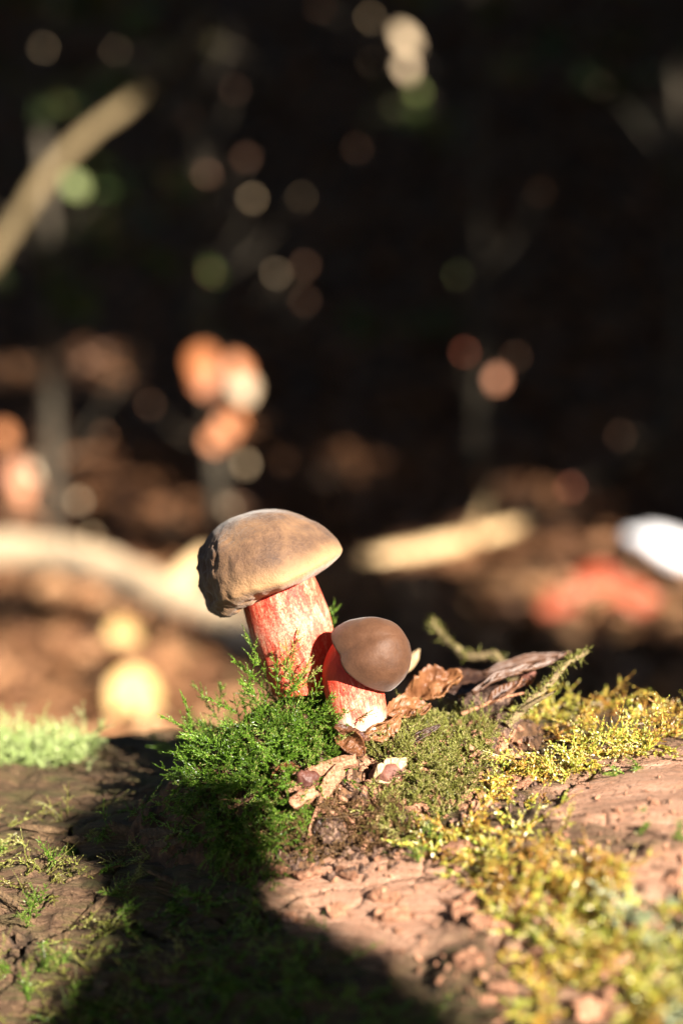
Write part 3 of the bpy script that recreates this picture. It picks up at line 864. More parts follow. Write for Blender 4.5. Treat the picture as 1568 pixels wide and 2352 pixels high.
dead_leaf('pale cream leaf tip poking up behind the small cap', (930, 1545), (962, 1492), 48.0, 48.6, .15, (1, .3, .2), 'leaf_pale', fold=.2, wave=.05, seed=10)
dead_leaf('rust red leaf fold in the litter under the bud', (775, 1690), (835, 1735), 43.6, 43.4, .4, (.5, .5, .7), 'leaf', curl=1.5, wave=.2, seed=11, tear=.4)
dead_leaf('cream bleached leaf scrap above the pinkish seed', (860, 1790), (935, 1745), 42.9, 43.1, .32, (.3, .4, .8), 'leaf_pale', fold=.3, wave=.15, seed=12, tear=.3)
dead_leaf('tan leaf stub under the propped ragged leaf', (1120, 1620), (1210, 1560), 46.6, 47.0, .22, (.2, .8, .4), 'leaf', curl=1.2, wave=.1, seed=13)
dead_leaf('dark wet leaf at the foot of the brown moss', (720, 1930), (790, 1890), 42.0, 42.3, .45, (.3, .3, .9), 'leaf_dark', fold=.2, wave=.2, seed=14, tear=.3)

def ellipsoid(c, axes, radii, nu=24, nv=14, bump=.06, seed=0, point=0):
    a = np.linspace(0, 2 * math.pi, nu, endpoint=False); t = np.linspace(.02, math.pi - .02, nv)
    A, T = np.meshgrid(a, t, indexing='ij')
    d = np.stack([np.cos(A) * np.sin(T), np.sin(A) * np.sin(T), np.cos(T)], -1)
    k = 1 + bump * fbm(d * 2.1, 3, seed)
    d = d * k[..., None]
    if point: d[..., 2] = d[..., 2] * (1 + point * np.clip(d[..., 2], 0, 1) ** 6)
    return c + (d * radii).reshape(-1, 3) @ np.asarray(axes), grid_faces(nu, nv, wrap_u=True)
def seed_thing(label, px, py, D, r, mat_, tip, name='seed', cat='seed', elong=1.25):
    c = P(px, py, D); z = unit(tip); x = unit(np.cross(z, [0, 1, .1])); ax = np.stack([x, np.cross(z, x), z])
    V, F = ellipsoid(c, ax, np.array([r, r * .9, r * elong]), 40, 26, .2, int(px), .3)
    t = thing(name, c - Z * r, label, cat)
    part('shell', t, V, F, M[mat_], True)
    V, F = ellipsoid(c - z * r * elong * .86, ax, np.array([r * .42, r * .42, r * .2]), 16, 8, .12, 3)
    part('base_scar', t, V, F, M['bark_flake'], True)
seed_thing('round dark brown glossy seed among the wood chips', 706, 1795, 42.8, .32, 'seed', (-.3, -.4, .6), elong=1.05)
seed_thing('pinkish rounded seed resting under the cream leaf scrap', 888, 1783, 43.2, .40, 'seed_pale', (.8, -.1, .4), elong=1.25)
seed_thing('reddish seed husk half buried under the leaf by the small stem', 796, 1700, 43.75, .2, 'seed', (.8, -.2, .3), 'seed_husk', 'husk', 1.9)
seed_thing('purplish seed half hidden beside the mossy twig', 1210, 1552, 47.6, .26, 'seed_pale', (.1, -.3, .8), elong=1.3)

def shard(p0, p1, w, th, up, seed=0, nu=16, nv=7, rag=.3):
    """splinter of wood or bark: tapered slab with ragged ends"""
    p0, p1 = np.asarray(p0, float), np.asarray(p1, float); ax = unit(p1 - p0); L = np.linalg.norm(p1 - p0)
    up = unit(np.asarray(up, float) - ax * (np.asarray(up) @ ax)); sd = np.cross(ax, up)
    u = np.linspace(0, 1, nu)[:, None] * np.ones((1, nv)); v = np.linspace(-1, 1, nv)[None] * np.ones((nu, 1))
    ww = w * (.55 + .45 * np.sin(np.pi * (u * .8 + .1))) * (1 + .35 * fbm(np.stack([u * 4, v * 0 + seed, 0 * u], -1), 3, seed))
    uu = u + rag * .12 * fbm(np.stack([v * 3, u * 0, u * 0 + seed], -1), 3, seed + 1) * (np.abs(u - .5) * 2) ** 3
    lift = th * (.35 * fbm(np.stack([u * 5, v * 2, 0 * u + seed], -1), 3, seed + 2) + .6 * (1 - v ** 2)) 
    top = p0 + ax * (uu * L)[..., None] + sd * (v * ww)[..., None] + up * (lift + th * .5)[..., None]
    bot = p0 + ax * (uu * L)[..., None] + sd * (v * ww * .92)[..., None] - up * (th * .5 - lift * .3)[..., None]
    V = np.vstack([top.reshape(-1, 3), bot.reshape(-1, 3)]); n = nu * nv
    F = grid_faces(nu, nv).tolist(); F += [[n + q for q in f[::-1]] for f in F]
    ring = [i * nv for i in range(nu)] + [(nu - 1) * nv + j for j in range(1, nv)] + [i * nv + nv - 1 for i in range(nu - 2, -1, -1)] + [j for j in range(nv - 2, 0, -1)]
    for a, b in zip(ring, ring[1:] + ring[:1]): F.append([a, b, b + n, a + n])
    return V, F
def chip(label, a, b, da, db, w, th, up, mat_='chip', name='wood_chip', cat='wood chip', seed=0, rag=.5):
    V, F = shard(P(*a, da), P(*b, db), w, th, up, seed, rag=rag)
    single(name, P(*a, da), V, F, M[mat_], label, cat, 'wood and bark chips in the litter', False)
chip('split orange wood chip leaning above the dark seed', (705, 1775), (815, 1745), 43.0, 43.2, .22, .14, (.1, -.5, .8), seed=1)
chip('reddish wood chip pointing up beside the dark seed', (735, 1830), (780, 1765), 42.7, 42.9, .24, .12, (.4, -.7, .3), seed=2)
chip('broken wood chip lying below the dark seed', (670, 1850), (725, 1815), 42.2, 42.3, .22, .16, (-.2, -.7, .6), seed=3)
chip('pale chip end jutting left of the dark seed', (655, 1815), (700, 1800), 42.7, 42.7, .18, .14, (-.2, -.7, .6), seed=4)
chip('slim dark purple bark splinter standing above the chips', (735, 1775), (743, 1728), 43.1, 43.3, .09, .06, (0, -1, .3), 'dark_bark', seed=5)
chip('long thin splinter dangling below the wood chips', (700, 1960), (738, 1830), 41.8, 42.6, .08, .06, (.2, -.8, .3), seed=6)
chip('square dark bark chip on the brown moss', (735, 1925), (790, 1905), 41.8, 42.1, .3, .12, (.1, -.7, .7), 'dark_bark', seed=7)
chip('flat reddish bark flake lying on the bare wood', (950, 1965), (1040, 1935), 41.2, 41.6, .22, .1, (0, -.5, .9), 'chip', 'bark_chip', 'bark', 8)
chip('upright slab of dark rotten bark with a pale flank', (1118, 1790), (1165, 1645), 45.2, 46.4, .42, .3, (.2, -.8, .3), 'dark_bark', 'bark_slab', 'bark', 9, 1.0)
chip('crumbling dark bark knob at the foot of the upright slab', (1110, 1800), (1200, 1770), 44.2, 44.8, .38, .35, (.1, -.5, .8), 'dark_bark', 'bark_slab', 'bark', 10, 1.0)
chip('rough dark bark lump behind the olive moss', (1060, 1625), (1170, 1610), 47.0, 47.2, .36, .4, (.1, -.4, .9), 'dark_bark', 'bark_slab', 'bark', 11, 1.0)
chip('tiny white fungus fleck under the upright bark slab', (1128, 1848), (1148, 1805), 43.2, 43.4, .075, .07, (.1, -.8, .4), 'fungus_white', 'white_fleck', 'fungus', 12)
chip('small white crumb beside the white fungus fleck', (1098, 1862), (1118, 1850), 43.0, 43.1, .1, .12, (.1, -.8, .4), 'fungus_white', 'white_fleck', 'fungus', 13)

# crumbs of bark, wood and leaf scattered through mound and log
def crumbs(name, label, cat, poly, n, mat_, seed, lo, hi, flat=.35):
    r = np.random.default_rng(seed)
    x, y = sample_poly(poly, n, seed); p, nn, ok = hit_many(x, y)
    Vs, Fs, o = [], [], 0
    for i in range(len(p)):
        L = r.uniform(lo, hi) * r.uniform(.5, 1.0); d = unit(r.normal(size=3)); d = unit(d - nn[i] * (d @ nn[i]) * .75)
        V, F = shard(p[i] - d * L / 2 + nn[i] * .02, p[i] + d * L / 2 + nn[i] * .04, L * r.uniform(.12, .4), L * r.uniform(.08, flat), nn[i] + r.normal(0, .3, 3), seed + i, 5, 4, 2.0)
        Vs.append(V); Fs += [[q + o for q in f] for f in F]; o += len(V)
    single(name, p.mean(0), np.vstack(Vs), Fs, mat_, label, cat, kind='stuff')
crumbs('litter_crumbs', 'reddish crumbs of wood and leaf littered over the humus mound', 'litter', [(640, 1760), (780, 1680), (900, 1690), (1180, 1640), (1220, 1800), (1080, 1900), (960, 1930), (700, 1960), (640, 1880)], 420, M['chip'], 41, .12, .5)
crumbs('litter_crumbs', 'dark bark crumbs scattered among the litter and along the mound edge', 'litter', [(620, 1820), (800, 1720), (1000, 1700), (1240, 1620), (1240, 1830), (1050, 1960), (800, 2020), (600, 2000)], 420, M['dark_bark'], 42, .1, .4)
crumbs('litter_crumbs', 'brown crumbs lying on the sunlit wood and moss of the log', 'litter', [(620, 1960), (1000, 1900), (1250, 1780), (1568, 1640), (1568, 2352), (1100, 2352), (850, 2150)], 480, M['chip'], 43, .05, .22)

# bark flakes and splinters that belong to the log
r = np.random.default_rng(31)
FL = [(px, py) for px, py in zip(r.uniform(1050, 1560, 34), r.uniform(1990, 2340, 34))] + [(px, py) for px, py in zip(r.uniform(0, 420, 26), r.uniform(1900, 2340, 26))] + \
     [(px, py) for px, py in zip(r.uniform(600, 1050, 10), r.uniform(1950, 2130, 10))]
for i, (px, py) in enumerate(FL):
    h = hit(px, py)
    if h is None: continue
    p, n_ = h
    d = unit(LA * r.choice([-1, 1]) + r.normal(0, .35, 3)); d = unit(d - n_ * (d @ n_) + n_ * r.uniform(0, .25))
    L = r.uniform(.3, .9) if px > 560 else r.uniform(.6, 1.6)
    wd, tk = (r.uniform(.1, .26), r.uniform(.08, .18)) if px > 560 else (r.uniform(.07, .16), r.uniform(.03, .07))
    V, F = shard(p - d * L / 2 + n_ * .01, p + d * L / 2 + n_ * .03, wd, tk, n_, 60 + i, 14, 6, 2.0)
    part('bark_flake', log_root, V, F, M['chip'] if px > 560 else M['bark_flake'])

def twig(label, pts, r0, r1, mat_='twig', moss=None, seed=0, forks=()):
    c = curve(pts, 40)
    c = c + fbm(c * 1.5, 3, seed)[:, None] * r0 * .8
    t = thing('twig', pts[0], label, 'twig')
    V, F = tube(c, np.linspace(r0, r1, 40), 9, .35, 3.0, seed)
    part('stick', t, V, F, M[mat_], True)
    for fp in forks:
        q = curve(fp, 16); V, F = tube(q, np.linspace(r1 * 1.3, r1 * .6, 16), 7, .3, 3, seed + 1)
        part('side_shoot', t, V, F, M[mat_], True)
    if moss:
        rr = np.random.default_rng(seed)
        idx = rr.integers(0, 39, moss)
        d = unit(rr.normal(size=(moss, 3)) + Z * .7)
        V, F, a = moss_axes(c[idx] + d * r0 * .5, d, rr.normal(0, .2, (moss, 3)), rr.uniform(.12, .3, moss), 10, .07, .036, seed=seed)
        part('moss_coat', t, V, F, M['moss_olive'], False, {'var': a}, kind='stuff')
    return t
twig('knobbly mossy twig sticking out right over the dark gap', [P(1165, 1665, 45.8), P(1210, 1620, 46.0), P(1262, 1570, 46.3), P(1300, 1525, 46.6), P(1348, 1497, 47.0)], .13, .06, moss=170, seed=5,
     forks=[[P(1185, 1640, 45.9), P(1230, 1612, 45.7), P(1275, 1588, 45.6)]])
twig('blurred mossy green twig arching up behind the leaves', [P(1180, 1560, 50), P(1130, 1515, 51), P(1060, 1495, 52), P(1010, 1465, 53), P(992, 1425, 53.5)], .2, .1, moss=120, seed=6)
twig('thin dry forked stick behind the olive moss', [P(1060, 1640, 46.5), P(1120, 1615, 46.6), P(1165, 1600, 46.8), P(1215, 1590, 46.9)], .06, .03, 'chip', seed=7, forks=[[P(1150, 1605, 46.7), P(1185, 1580, 46.8), P(1200, 1555, 47.0)]])
twig('wiry black rootlet lying across the bare wood', [P(790, 2000, 40.9), P(850, 2012, 40.7), P(905, 2028, 40.45), P(930, 2036, 40.3)], .035, .018, 'dark_bark', seed=8)
twig('curled pale root loop in front of the olive moss', [P(930, 1900, 42.6), P(880, 1870, 42.4), P(860, 1895, 42.2), P(890, 1925, 42.2), P(915, 1900, 42.4), P(960, 1870, 42.8)], .06, .04, 'limb', seed=9)
V, F, vn = leaf_grid(P(1490, 2000, 39.4), P(1560, 1950, 39.9), (.3, -.5, .7), .3, fold=.15, wave=.05, seed=4)
single('small_leaf', P(1490, 2000, 39.4), V, F, M['yellow_leaf'], 'small yellow green leaf on the sunlit lower flank of the log', 'leaf', None, True, {'vein': vn})

# ------------------------------------------------------------------ forest floor and the bank behind
GZ = -47.0
def ground_z(x, y):
    base = GZ + .05 * x * np.exp(-(np.abs(y) / 300) ** 2) + 6 * fbm(np.stack([x, y, 0 * x], -1) / 160, 3, 61) + 2 * fbm(np.stack([x, y, 0 * x], -1) / 40, 3, 62)
    bank = smooth(y + .25 * x, 330, 1100) * 620 + smooth(-x + .1 * y, 420, 1300) * 380 + smooth(x, 520, 1500) * 260
    return base + bank * (1 + .12 * noise(np.stack([x, y, 0 * x], -1) / 220, 63))
def nonlin(lo, hi, n, p=2.2):
    t = np.linspace(-1, 1, n); v = np.sign(t) * np.abs(t) ** p
    return np.where(v < 0, -v * lo, v * hi)
gx = nonlin(-6000, 6000, 160); gy = nonlin(-6000, 6000, 160) + 150
GX, GY = np.meshgrid(gx, gy, indexing='ij')
GV = np.stack([GX, GY, ground_z(GX, GY)], -1).reshape(-1, 3)
GF = grid_faces(160, 160)
o = link('ground', mesh_data('ground', GV, GF, M['floor'], True)); tag(o, 'brown leaf strewn woodland floor rising to a dark bank behind', 'ground', kind='structure')
B_gr = bvh(GV, GF)
def ghit(px, py):
    r = B_gr.ray_cast(Vector(CAM), Vector(unit(ray(px, py))))
    return np.array(r[0]), (np.array(r[0]) - CAM) @ FWD

def leaf_cloud(C, N, T, S, seed=0, fold=.25, var=None):
    """many small six-sided leaves: centre, normal, direction, size"""
    r = np.random.default_rng(seed)
    N = unit(N); T = unit(T - N * np.sum(N * T, 1)[:, None]); Sd = np.cross(N, T)
    S = np.asarray(S, float)[:, None]
    L = S * .5; W = S * .3 * r.uniform(.8, 1.2, (len(C), 1))
    f = N * W * fold * r.uniform(.2, 1.8, (len(C), 1))
    v = [C - T * L, C - T * L * .35 - Sd * W + f, C + T * L * .3 - Sd * W * .85 + f, C + T * L, C + T * L * .3 + Sd * W * .85 + f, C - T * L * .35 + Sd * W + f]
    V = np.stack(v, 1).reshape(-1, 3)
    b = np.arange(len(C))[:, None] * 6
    F = np.vstack([b + [0, 3, 2, 1], b + [0, 5, 4, 3]])
    va = var if var is not None else r.uniform(0, 1, len(C))
    return V, F, np.repeat(va, 6)

r = np.random.default_rng(71)
n = 15000
ang = r.uniform(-.36, .36, n) ; dist = 60 + 900 * r.uniform(0, 1, n) ** 1.25
lx = np.sin(ang) * dist * 1.15; ly = np.cos(ang) * dist - 43
lz = ground_z(lx, ly) + r.uniform(.2, 2.2, n)
C = np.stack([lx, ly, lz], -1)
N = unit(np.stack([r.normal(0, .45, n), r.normal(0, .45, n), np.ones(n)], -1)); T = r.normal(size=(n, 3))
V, F, va = leaf_cloud(C, N, T, r.uniform(4, 8, n), 72, .5, var=r.uniform(0, 1, n) * np.where(ly > 205, .38, 1.0))  # farther litter coloured darker to stand in for shade
single('leaf_litter', (0, 200, GZ), V, F, M['litter'], 'brown fallen leaves strewn over the woodland floor behind the log', 'leaf litter', attrs={'var': va}, kind='stuff')

# sun flecks: (point, radius) whose line to the sun stays free of canopy leaves
FLECK = []
def fleck(p, rad): FLECK.append((np.asarray(p, float), rad))

# two sun-struck fallen limbs, a leaning branch
def limb(label, pts, r0, r1, seed, flecks, stubs=(), mat_='limb'):
    c = curve(pts, 48); t = thing('fallen_limb', pts[0], label, 'branch')
    rr = np.linspace(r0, r1, 48)
    V, F = tube(c, rr, 14, .25, .25, seed); part('wood', t, V, F, M[mat_], True)
    for u, d, l in stubs:
        p = c[int(u * 47)]; V, F = tube(curve([p, p + np.array(d) * l * .5 + [0, 0, .4], p + np.array(d) * l], 10), np.linspace(r0 * .5, r0 * .25, 10), 8, .2, .3, seed + 1)
        part('side_branch', t, V, F, M['limb'], True)
    for u, rad in flecks: fleck(c[int(u * 47)], rad)
def gp(px, py, lift):
    p, D = ghit(px, py); return p + np.array([0, 0, lift])
limb('pale fallen limb sunlit in patches on the floor left of the mushrooms', [gp(-260, 1250, 2), gp(-60, 1305, 2.5), gp(180, 1345, 3), gp(370, 1425, 3), gp(520, 1480, 2.5), gp(640, 1530, 2)], 4.8, 2.4, 81,
     [(.2, 2.5), (.3, 5), (.36, 9), (.4, 10), (.44, 7), (.58, 2.5), (.62, 4), (.66, 1.5)], [(.62, (.3, .8, .3), 14)], mat_='pale_limb')
limb('thin dry limb sunlit on the dark floor behind the large cap', [gp(820, 1325, 2.0), gp(930, 1305, 2.5), gp(1080, 1280, 3), gp(1210, 1245, 3), gp(1330, 1215, 2.5)], 1.5, 1.1, 82,
     [(.17, .1), (.3, .3), (.44, .1), (.56, .3), (.7, .1)], [(.5, (.4, .7, .6), 16)])
t = [P(-150, 720, 262), P(10, 545, 262), P(110, 400, 264), P(210, 300, 266), P(280, 250, 268), P(390, 150, 272), P(480, 40, 276)]
base = t[0] - np.array([60, 10, 0]); base[2] = float(ground_z(np.array(base[0]), np.array(base[1])))
limb('slanting dead branch leaning up through the shade with sunlit patches', [base] + t, 1.5, .8, 83,
     [(.26, .3), (.42, .8), (.445, .8), (.53, .1), (.6, .1), (.675, .8)], mat_='twig')

p, D = ghit(1565, 1325)
ax = np.stack([unit([1, .1, -.42]), unit([0, 1, 0]), unit([.42, 0, 1])])
c = p + np.array([0, 0, 3.0])
V, F = ellipsoid(c, ax, np.array([9.5, 4.5, 3.0]), 32, 20, .2, 5)
single('stone', p, V, F, M['white_stone'], 'white stone sunlit on the dark floor above the red leaves', 'stone', None, True)
fleck(c, 7); fleck(c + [5, 0, -2], 6)
for px, py, s_, rad, lab in ((1372, 1392, 6.5, 1.8, 'brightest reddish fallen leaf on the dark floor near the white stone'), (1282, 1450, 5, .3, 'dim red fallen leaf lying alone between the twig and the white stone'),
                             (1450, 1440, 7, .2, 'dark maroon fallen leaf in the shade below the white stone')):
    p, D = ghit(px, py)
    p = p + np.array([0, 0, 2.0])
    V, F, vn = leaf_grid(p - RT * s_ * .5 + Z * 1, p + RT * s_ * .5 + Z * 2, UP, s_ * .42, fold=.2, wave=1.0, seed=px, nu=12, nv=8)
    single('red_leaf', p, V, F, M['leaf_red'], lab, 'leaf', None, True, {'vein': vn})
    fleck(p, rad)
# sunlit litter left of the mushrooms
for px, py, rad in ((40, 1600, 9), (130, 1560, 6), (200, 1590, 7), (260, 1630, 7), (310, 1652, 6), (230, 1670, 8), (140, 1670, 8), (40, 1680, 8), (-80, 1620, 10), (0, 1520, 3), (100, 1620, 5), (330, 1690, 5)):
    fleck(ghit(px, py)[0], rad)
for px, py, s_ in ((310, 1668, 7), (285, 1520, 5)):
    p, D = ghit(px, py); p = p + Z * 3
    n_ = unit(SUN + unit(CAM - p)); sd = unit(np.cross(n_, Z))
    V, F, vn = leaf_grid(p - np.cross(n_, sd) * s_ * .5, p + np.cross(n_, sd) * s_ * .5, sd, s_ * .42, fold=.1, wave=.5, seed=px, nu=12, nv=8)
    single('bright_leaf', p, V, F, M['leaf_gold'], 'glowing yellow fallen leaf ' + ('tilted to the sun in the brightest litter' if s_ == 7 else 'smaller and dimmer under the sunlit limb'), 'leaf', None, True, {'vein': vn}); fleck(p, 3 if s_ == 7 else .1)

# saplings still holding brown leaves: the sun catches a few of them
SPOT = [  # px, py, depth, leaf cm, material, fleck radius
    (935, 88, 330, 6.5, 'leaf_pale', 5), (935, 155, 335, 4.4, 'leaf_pale', 3), (960, 212, 330, 3.4, 'green', 3), (850, 42, 320, 2.6, 'leaf_pale', 3), (855, 140, 320, 1.9, 'leaf_pale', 2), (735, 15, 320, 2.4, 'leaf', 3),
    (452, 90, 300, 3.2, 'leaf', 3), (445, 140, 300, 2.4, 'leaf', 3), (540, 60, 300, 1.8, 'leaf', 3), (440, 275, 300, 2.2, 'leaf', 3), (540, 205, 300, 2.0, 'leaf', 3), (474, 402, 290, 3.2, 'leaf', 3), (566, 362, 290, 2.8, 'leaf', 3), (580, 455, 290, 2.2, 'leaf_pale', 3),
    (692, 452, 300, 1.4, 'leaf_pale', 2), (820, 342, 310, 2.2, 'leaf', 3), (635, 627, 300, 2.0, 'leaf_pale', 3), (700, 610, 300, 2.4, 'leaf', 3), (700, 690, 300, 2.2, 'leaf', 3), (480, 630, 300, 1.8, 'leaf', 3), (1107, 572, 320, 2.6, 'leaf', 3),
    (1142, 872, 300, 3.4, 'leaf', 3), (1068, 808, 300, 2.2, 'leaf_red', 3), (1185, 820, 310, 1.8, 'leaf', 3), (1425, 1000, 300, 2.0, 'leaf', 3), (1375, 195, 320, 1.7, 'leaf_pale', 3), (1240, 440, 320, 1.5, 'leaf', 3),
    (462, 832, 280, 7.0, 'leaf', 5), (470, 868, 280, 7.0, 'leaf', 5), (550, 845, 282, 5.5, 'leaf', 4), (560, 890, 282, 6.0, 'leaf_pale', 4), (520, 985, 285, 5.0, 'leaf', 4), (490, 1015, 285, 4.0, 'leaf', 3), (545, 960, 285, 4.5, 'leaf', 4), (565, 1066, 290, 3.2, 'leaf_pale', 3),
    (280, 862, 290, 2.4, 'leaf', 3), (345, 930, 290, 2.0, 'leaf', 3), (12, 1000, 285, 4.5, 'leaf', 4), (45, 1092, 285, 6.5, 'leaf', 5), (92, 1082, 285, 5.5, 'leaf_pale', 4), (55, 1130, 285, 4.5, 'leaf', 4), (120, 980, 290, 2.4, 'leaf', 3), (240, 1000, 290, 2.2, 'leaf', 3), (180, 1150, 285, 2.6, 'leaf_pale', 3),
    (525, 1165, 290, 2.8, 'leaf_pale', 3), (1310, 1120, 300, 2.6, 'leaf_red', 3), (100, 110, 330, 1.8, 'leaf_pale', 3), (265, 115, 330, 1.5, 'leaf_pale', 3), (160, 10, 330, 2.0, 'green', 3), (175, 425, 268, 4.4, 'green', 3), (1050, 630, 320, 1.5, 'green', 3), (210, 1230, 240, 2.0, 'leaf_pale', 3)]
n_ = NT('green_leaf'); M['green'] = n_.fin((.16, .2, .05), .5, .4, trans=.25)
SAP = [('thin leafy sapling standing in the shade left of the mushrooms', -52, 238), ('sapling with a few sunlit brown leaves behind the large cap', -22, 246), ('slender shaded sapling rising behind the small bolete', 26, 268), ('bent shaded sapling beyond the white stone', 62, 262), ('leafy sapling at the far left in shade', -84, 252)]
saps = []; fol = []
for i, (label, x, y) in enumerate(SAP):
    r = np.random.default_rng(500 + i)
    z0 = float(ground_z(np.array(float(x)), np.array(float(y)))) - 2
    b = np.array([x, y, z0]); t = thing('sapling', b, label, 'sapling', 'saplings in the background')
    stem_c = curve([b, b + [r.normal(0, 3), r.normal(0, 3), 60], b + [r.normal(0, 6), r.normal(0, 5), 125], b + [r.normal(0, 10), r.normal(0, 6), 200]], 40)
    V, F = tube(stem_c, np.linspace(1.3, .3, 40), 8, .2, .3, i); part('stem', t, V, F, M['trunk'], True)
    saps.append((t, stem_c, r))
    # shaded foliage
    C, Tn = [], []
    for j in range(20):
        u = r.integers(8, 39); p = stem_c[u]; d = unit([r.normal(), r.normal() * .6, r.uniform(-.1, .5)]); L = r.uniform(14, 34)
        q = curve([p, p + d * L * .5 + [0, 0, 2], p + d * L], 8); V, F = tube(q, np.linspace(.35, .12, 8), 5); part('twig', t, V, F, M['trunk'], True)
        for w in np.linspace(.25, 1, 7): C.append(p + d * L * w + r.normal(0, 1.5, 3)); Tn.append(d + r.normal(0, .6, 3))
    fol.append((t, np.array(C), np.array(Tn), r.normal(size=(len(C), 3)) + Z, r.uniform(4, 7, len(C)), 510 + i))
for i, (px, py, D, s_, m_, rad) in enumerate(SPOT):
    s_ = s_ * (.62 if s_ < 3.3 else .9)
    m_ = 'leaf_orange' if (m_ == 'leaf' and s_ > 3) else m_
    p = P(px, py, D)
    t, sc_, r = min(saps, key=lambda q: np.linalg.norm(q[1] - p, axis=1).min())
    u = np.linalg.norm(sc_ - p, axis=1).argmin(); u = max(4, u - 3); a = sc_[u]
    gz = float(ground_z(np.array(p[0]), np.array(p[1])))
    if p[2] < gz + 2: p[2] = gz + 2
    V, F = tube(curve([a, (a + p) / 2 + [0, 0, -2], p], 8), np.linspace(.3, .1, 8), 5); part('twig', t, V, F, M['trunk'], True)
    nn = unit(SUN + unit(CAM - p) + r.normal(0, .15, 3)); sd = unit(np.cross(nn, Z) + r.normal(0, .3, 3)); ax = unit(np.cross(nn, sd))
    V, F, vn = leaf_grid(p - ax * s_ * .5, p + ax * s_ * .5, sd, s_ * .4, fold=.12, wave=.3, seed=i, nu=10, nv=7)
    part('leaf', t, V, F, M[m_], True, {'vein': vn})
    fleck(p, max(.2, s_ * .34 - .6))

# what the sun must reach on the log
lit_px = []; n_main = 0
for poly in ([(560, 2035), (700, 1955), (640, 1900), (420, 1700), (350, 1560), (440, 1100), (820, 1100), (960, 1400), (1400, 1480), (1568, 1540), (1900, 1500), (1900, 2500), (1180, 2500), (1000, 2352), (820, 2195)],
             [(-250, 1640), (230, 1640), (230, 1760), (-250, 1760)]):
    X, Y = np.meshgrid(np.arange(-250, 1900, 22), np.arange(1100, 2500, 22)); k = inpoly(X, Y, poly)
    lit_px += list(zip(X[k], Y[k]))
    n_main = n_main or len(lit_px)
lit = []
for px, py in lit_px:
    h = hit(px, py)
    lit.append(h[0] if h is not None else P(px, py, 46))
lit = np.array(lit)
# half-lit bark at the left edge
hx, hy = sample_poly([(-300, 1900), (140, 1880), (230, 1990), (190, 2150), (60, 2300), (-300, 2400)], 260, 8)
half, _, _ = hit_many(hx, hy)
CELL = 1.0
U0, V0, NU, NV = -420, -160, 1500, 1000
mask = np.zeros((NU, NV), bool)
def stamp(pts, rad):
    pts = np.atleast_2d(pts); u = pts @ SU; v = pts @ SV
    n = int(math.ceil(rad / CELL)); g = np.arange(-n, n + 1); A, B = np.meshgrid(g, g, indexing='ij'); k = A ** 2 + B ** 2 <= (rad / CELL) ** 2
    for a, b in zip(A[k], B[k]):
        i = ((u - U0) / CELL + a).astype(int); j = ((v - V0) / CELL + b).astype(int)
        ok = (i >= 0) & (i < NU) & (j >= 0) & (j < NV); mask[i[ok], j[ok]] = True
stamp(lit[:n_main], 3.2); stamp(lit[n_main:], 1.0); stamp(half, .5)
for p, rad in FLECK: stamp(p, rad + .6)
# integral image: is any open cell inside a leaf's footprint?
II = np.pad(mask.astype(np.int32).cumsum(0).cumsum(1), ((1, 0), (1, 0)))
def blocks(C, half_size):
    u = C @ SU; v = C @ SV
    i0 = np.clip(((u - half_size - U0) / CELL).astype(int), 0, NU); i1 = np.clip(((u + half_size - U0) / CELL).astype(int) + 1, 0, NU)
    j0 = np.clip(((v - half_size - V0) / CELL).astype(int), 0, NV); j1 = np.clip(((v + half_size - V0) / CELL).astype(int) + 1, 0, NV)
    return (II[i1, j1] - II[i0, j1] - II[i1, j0] + II[i0, j0]) > 0
for t, C, Tn, Nn, Sz, sd in fol:
    kk = ~blocks(C, Sz * .5)
    V, F, va = leaf_cloud(C[kk], Nn[kk], Tn[kk], Sz[kk], sd)
    part('foliage', t, V, F, M['shrub_leaf'], False, {'var': va}, kind='stuff')
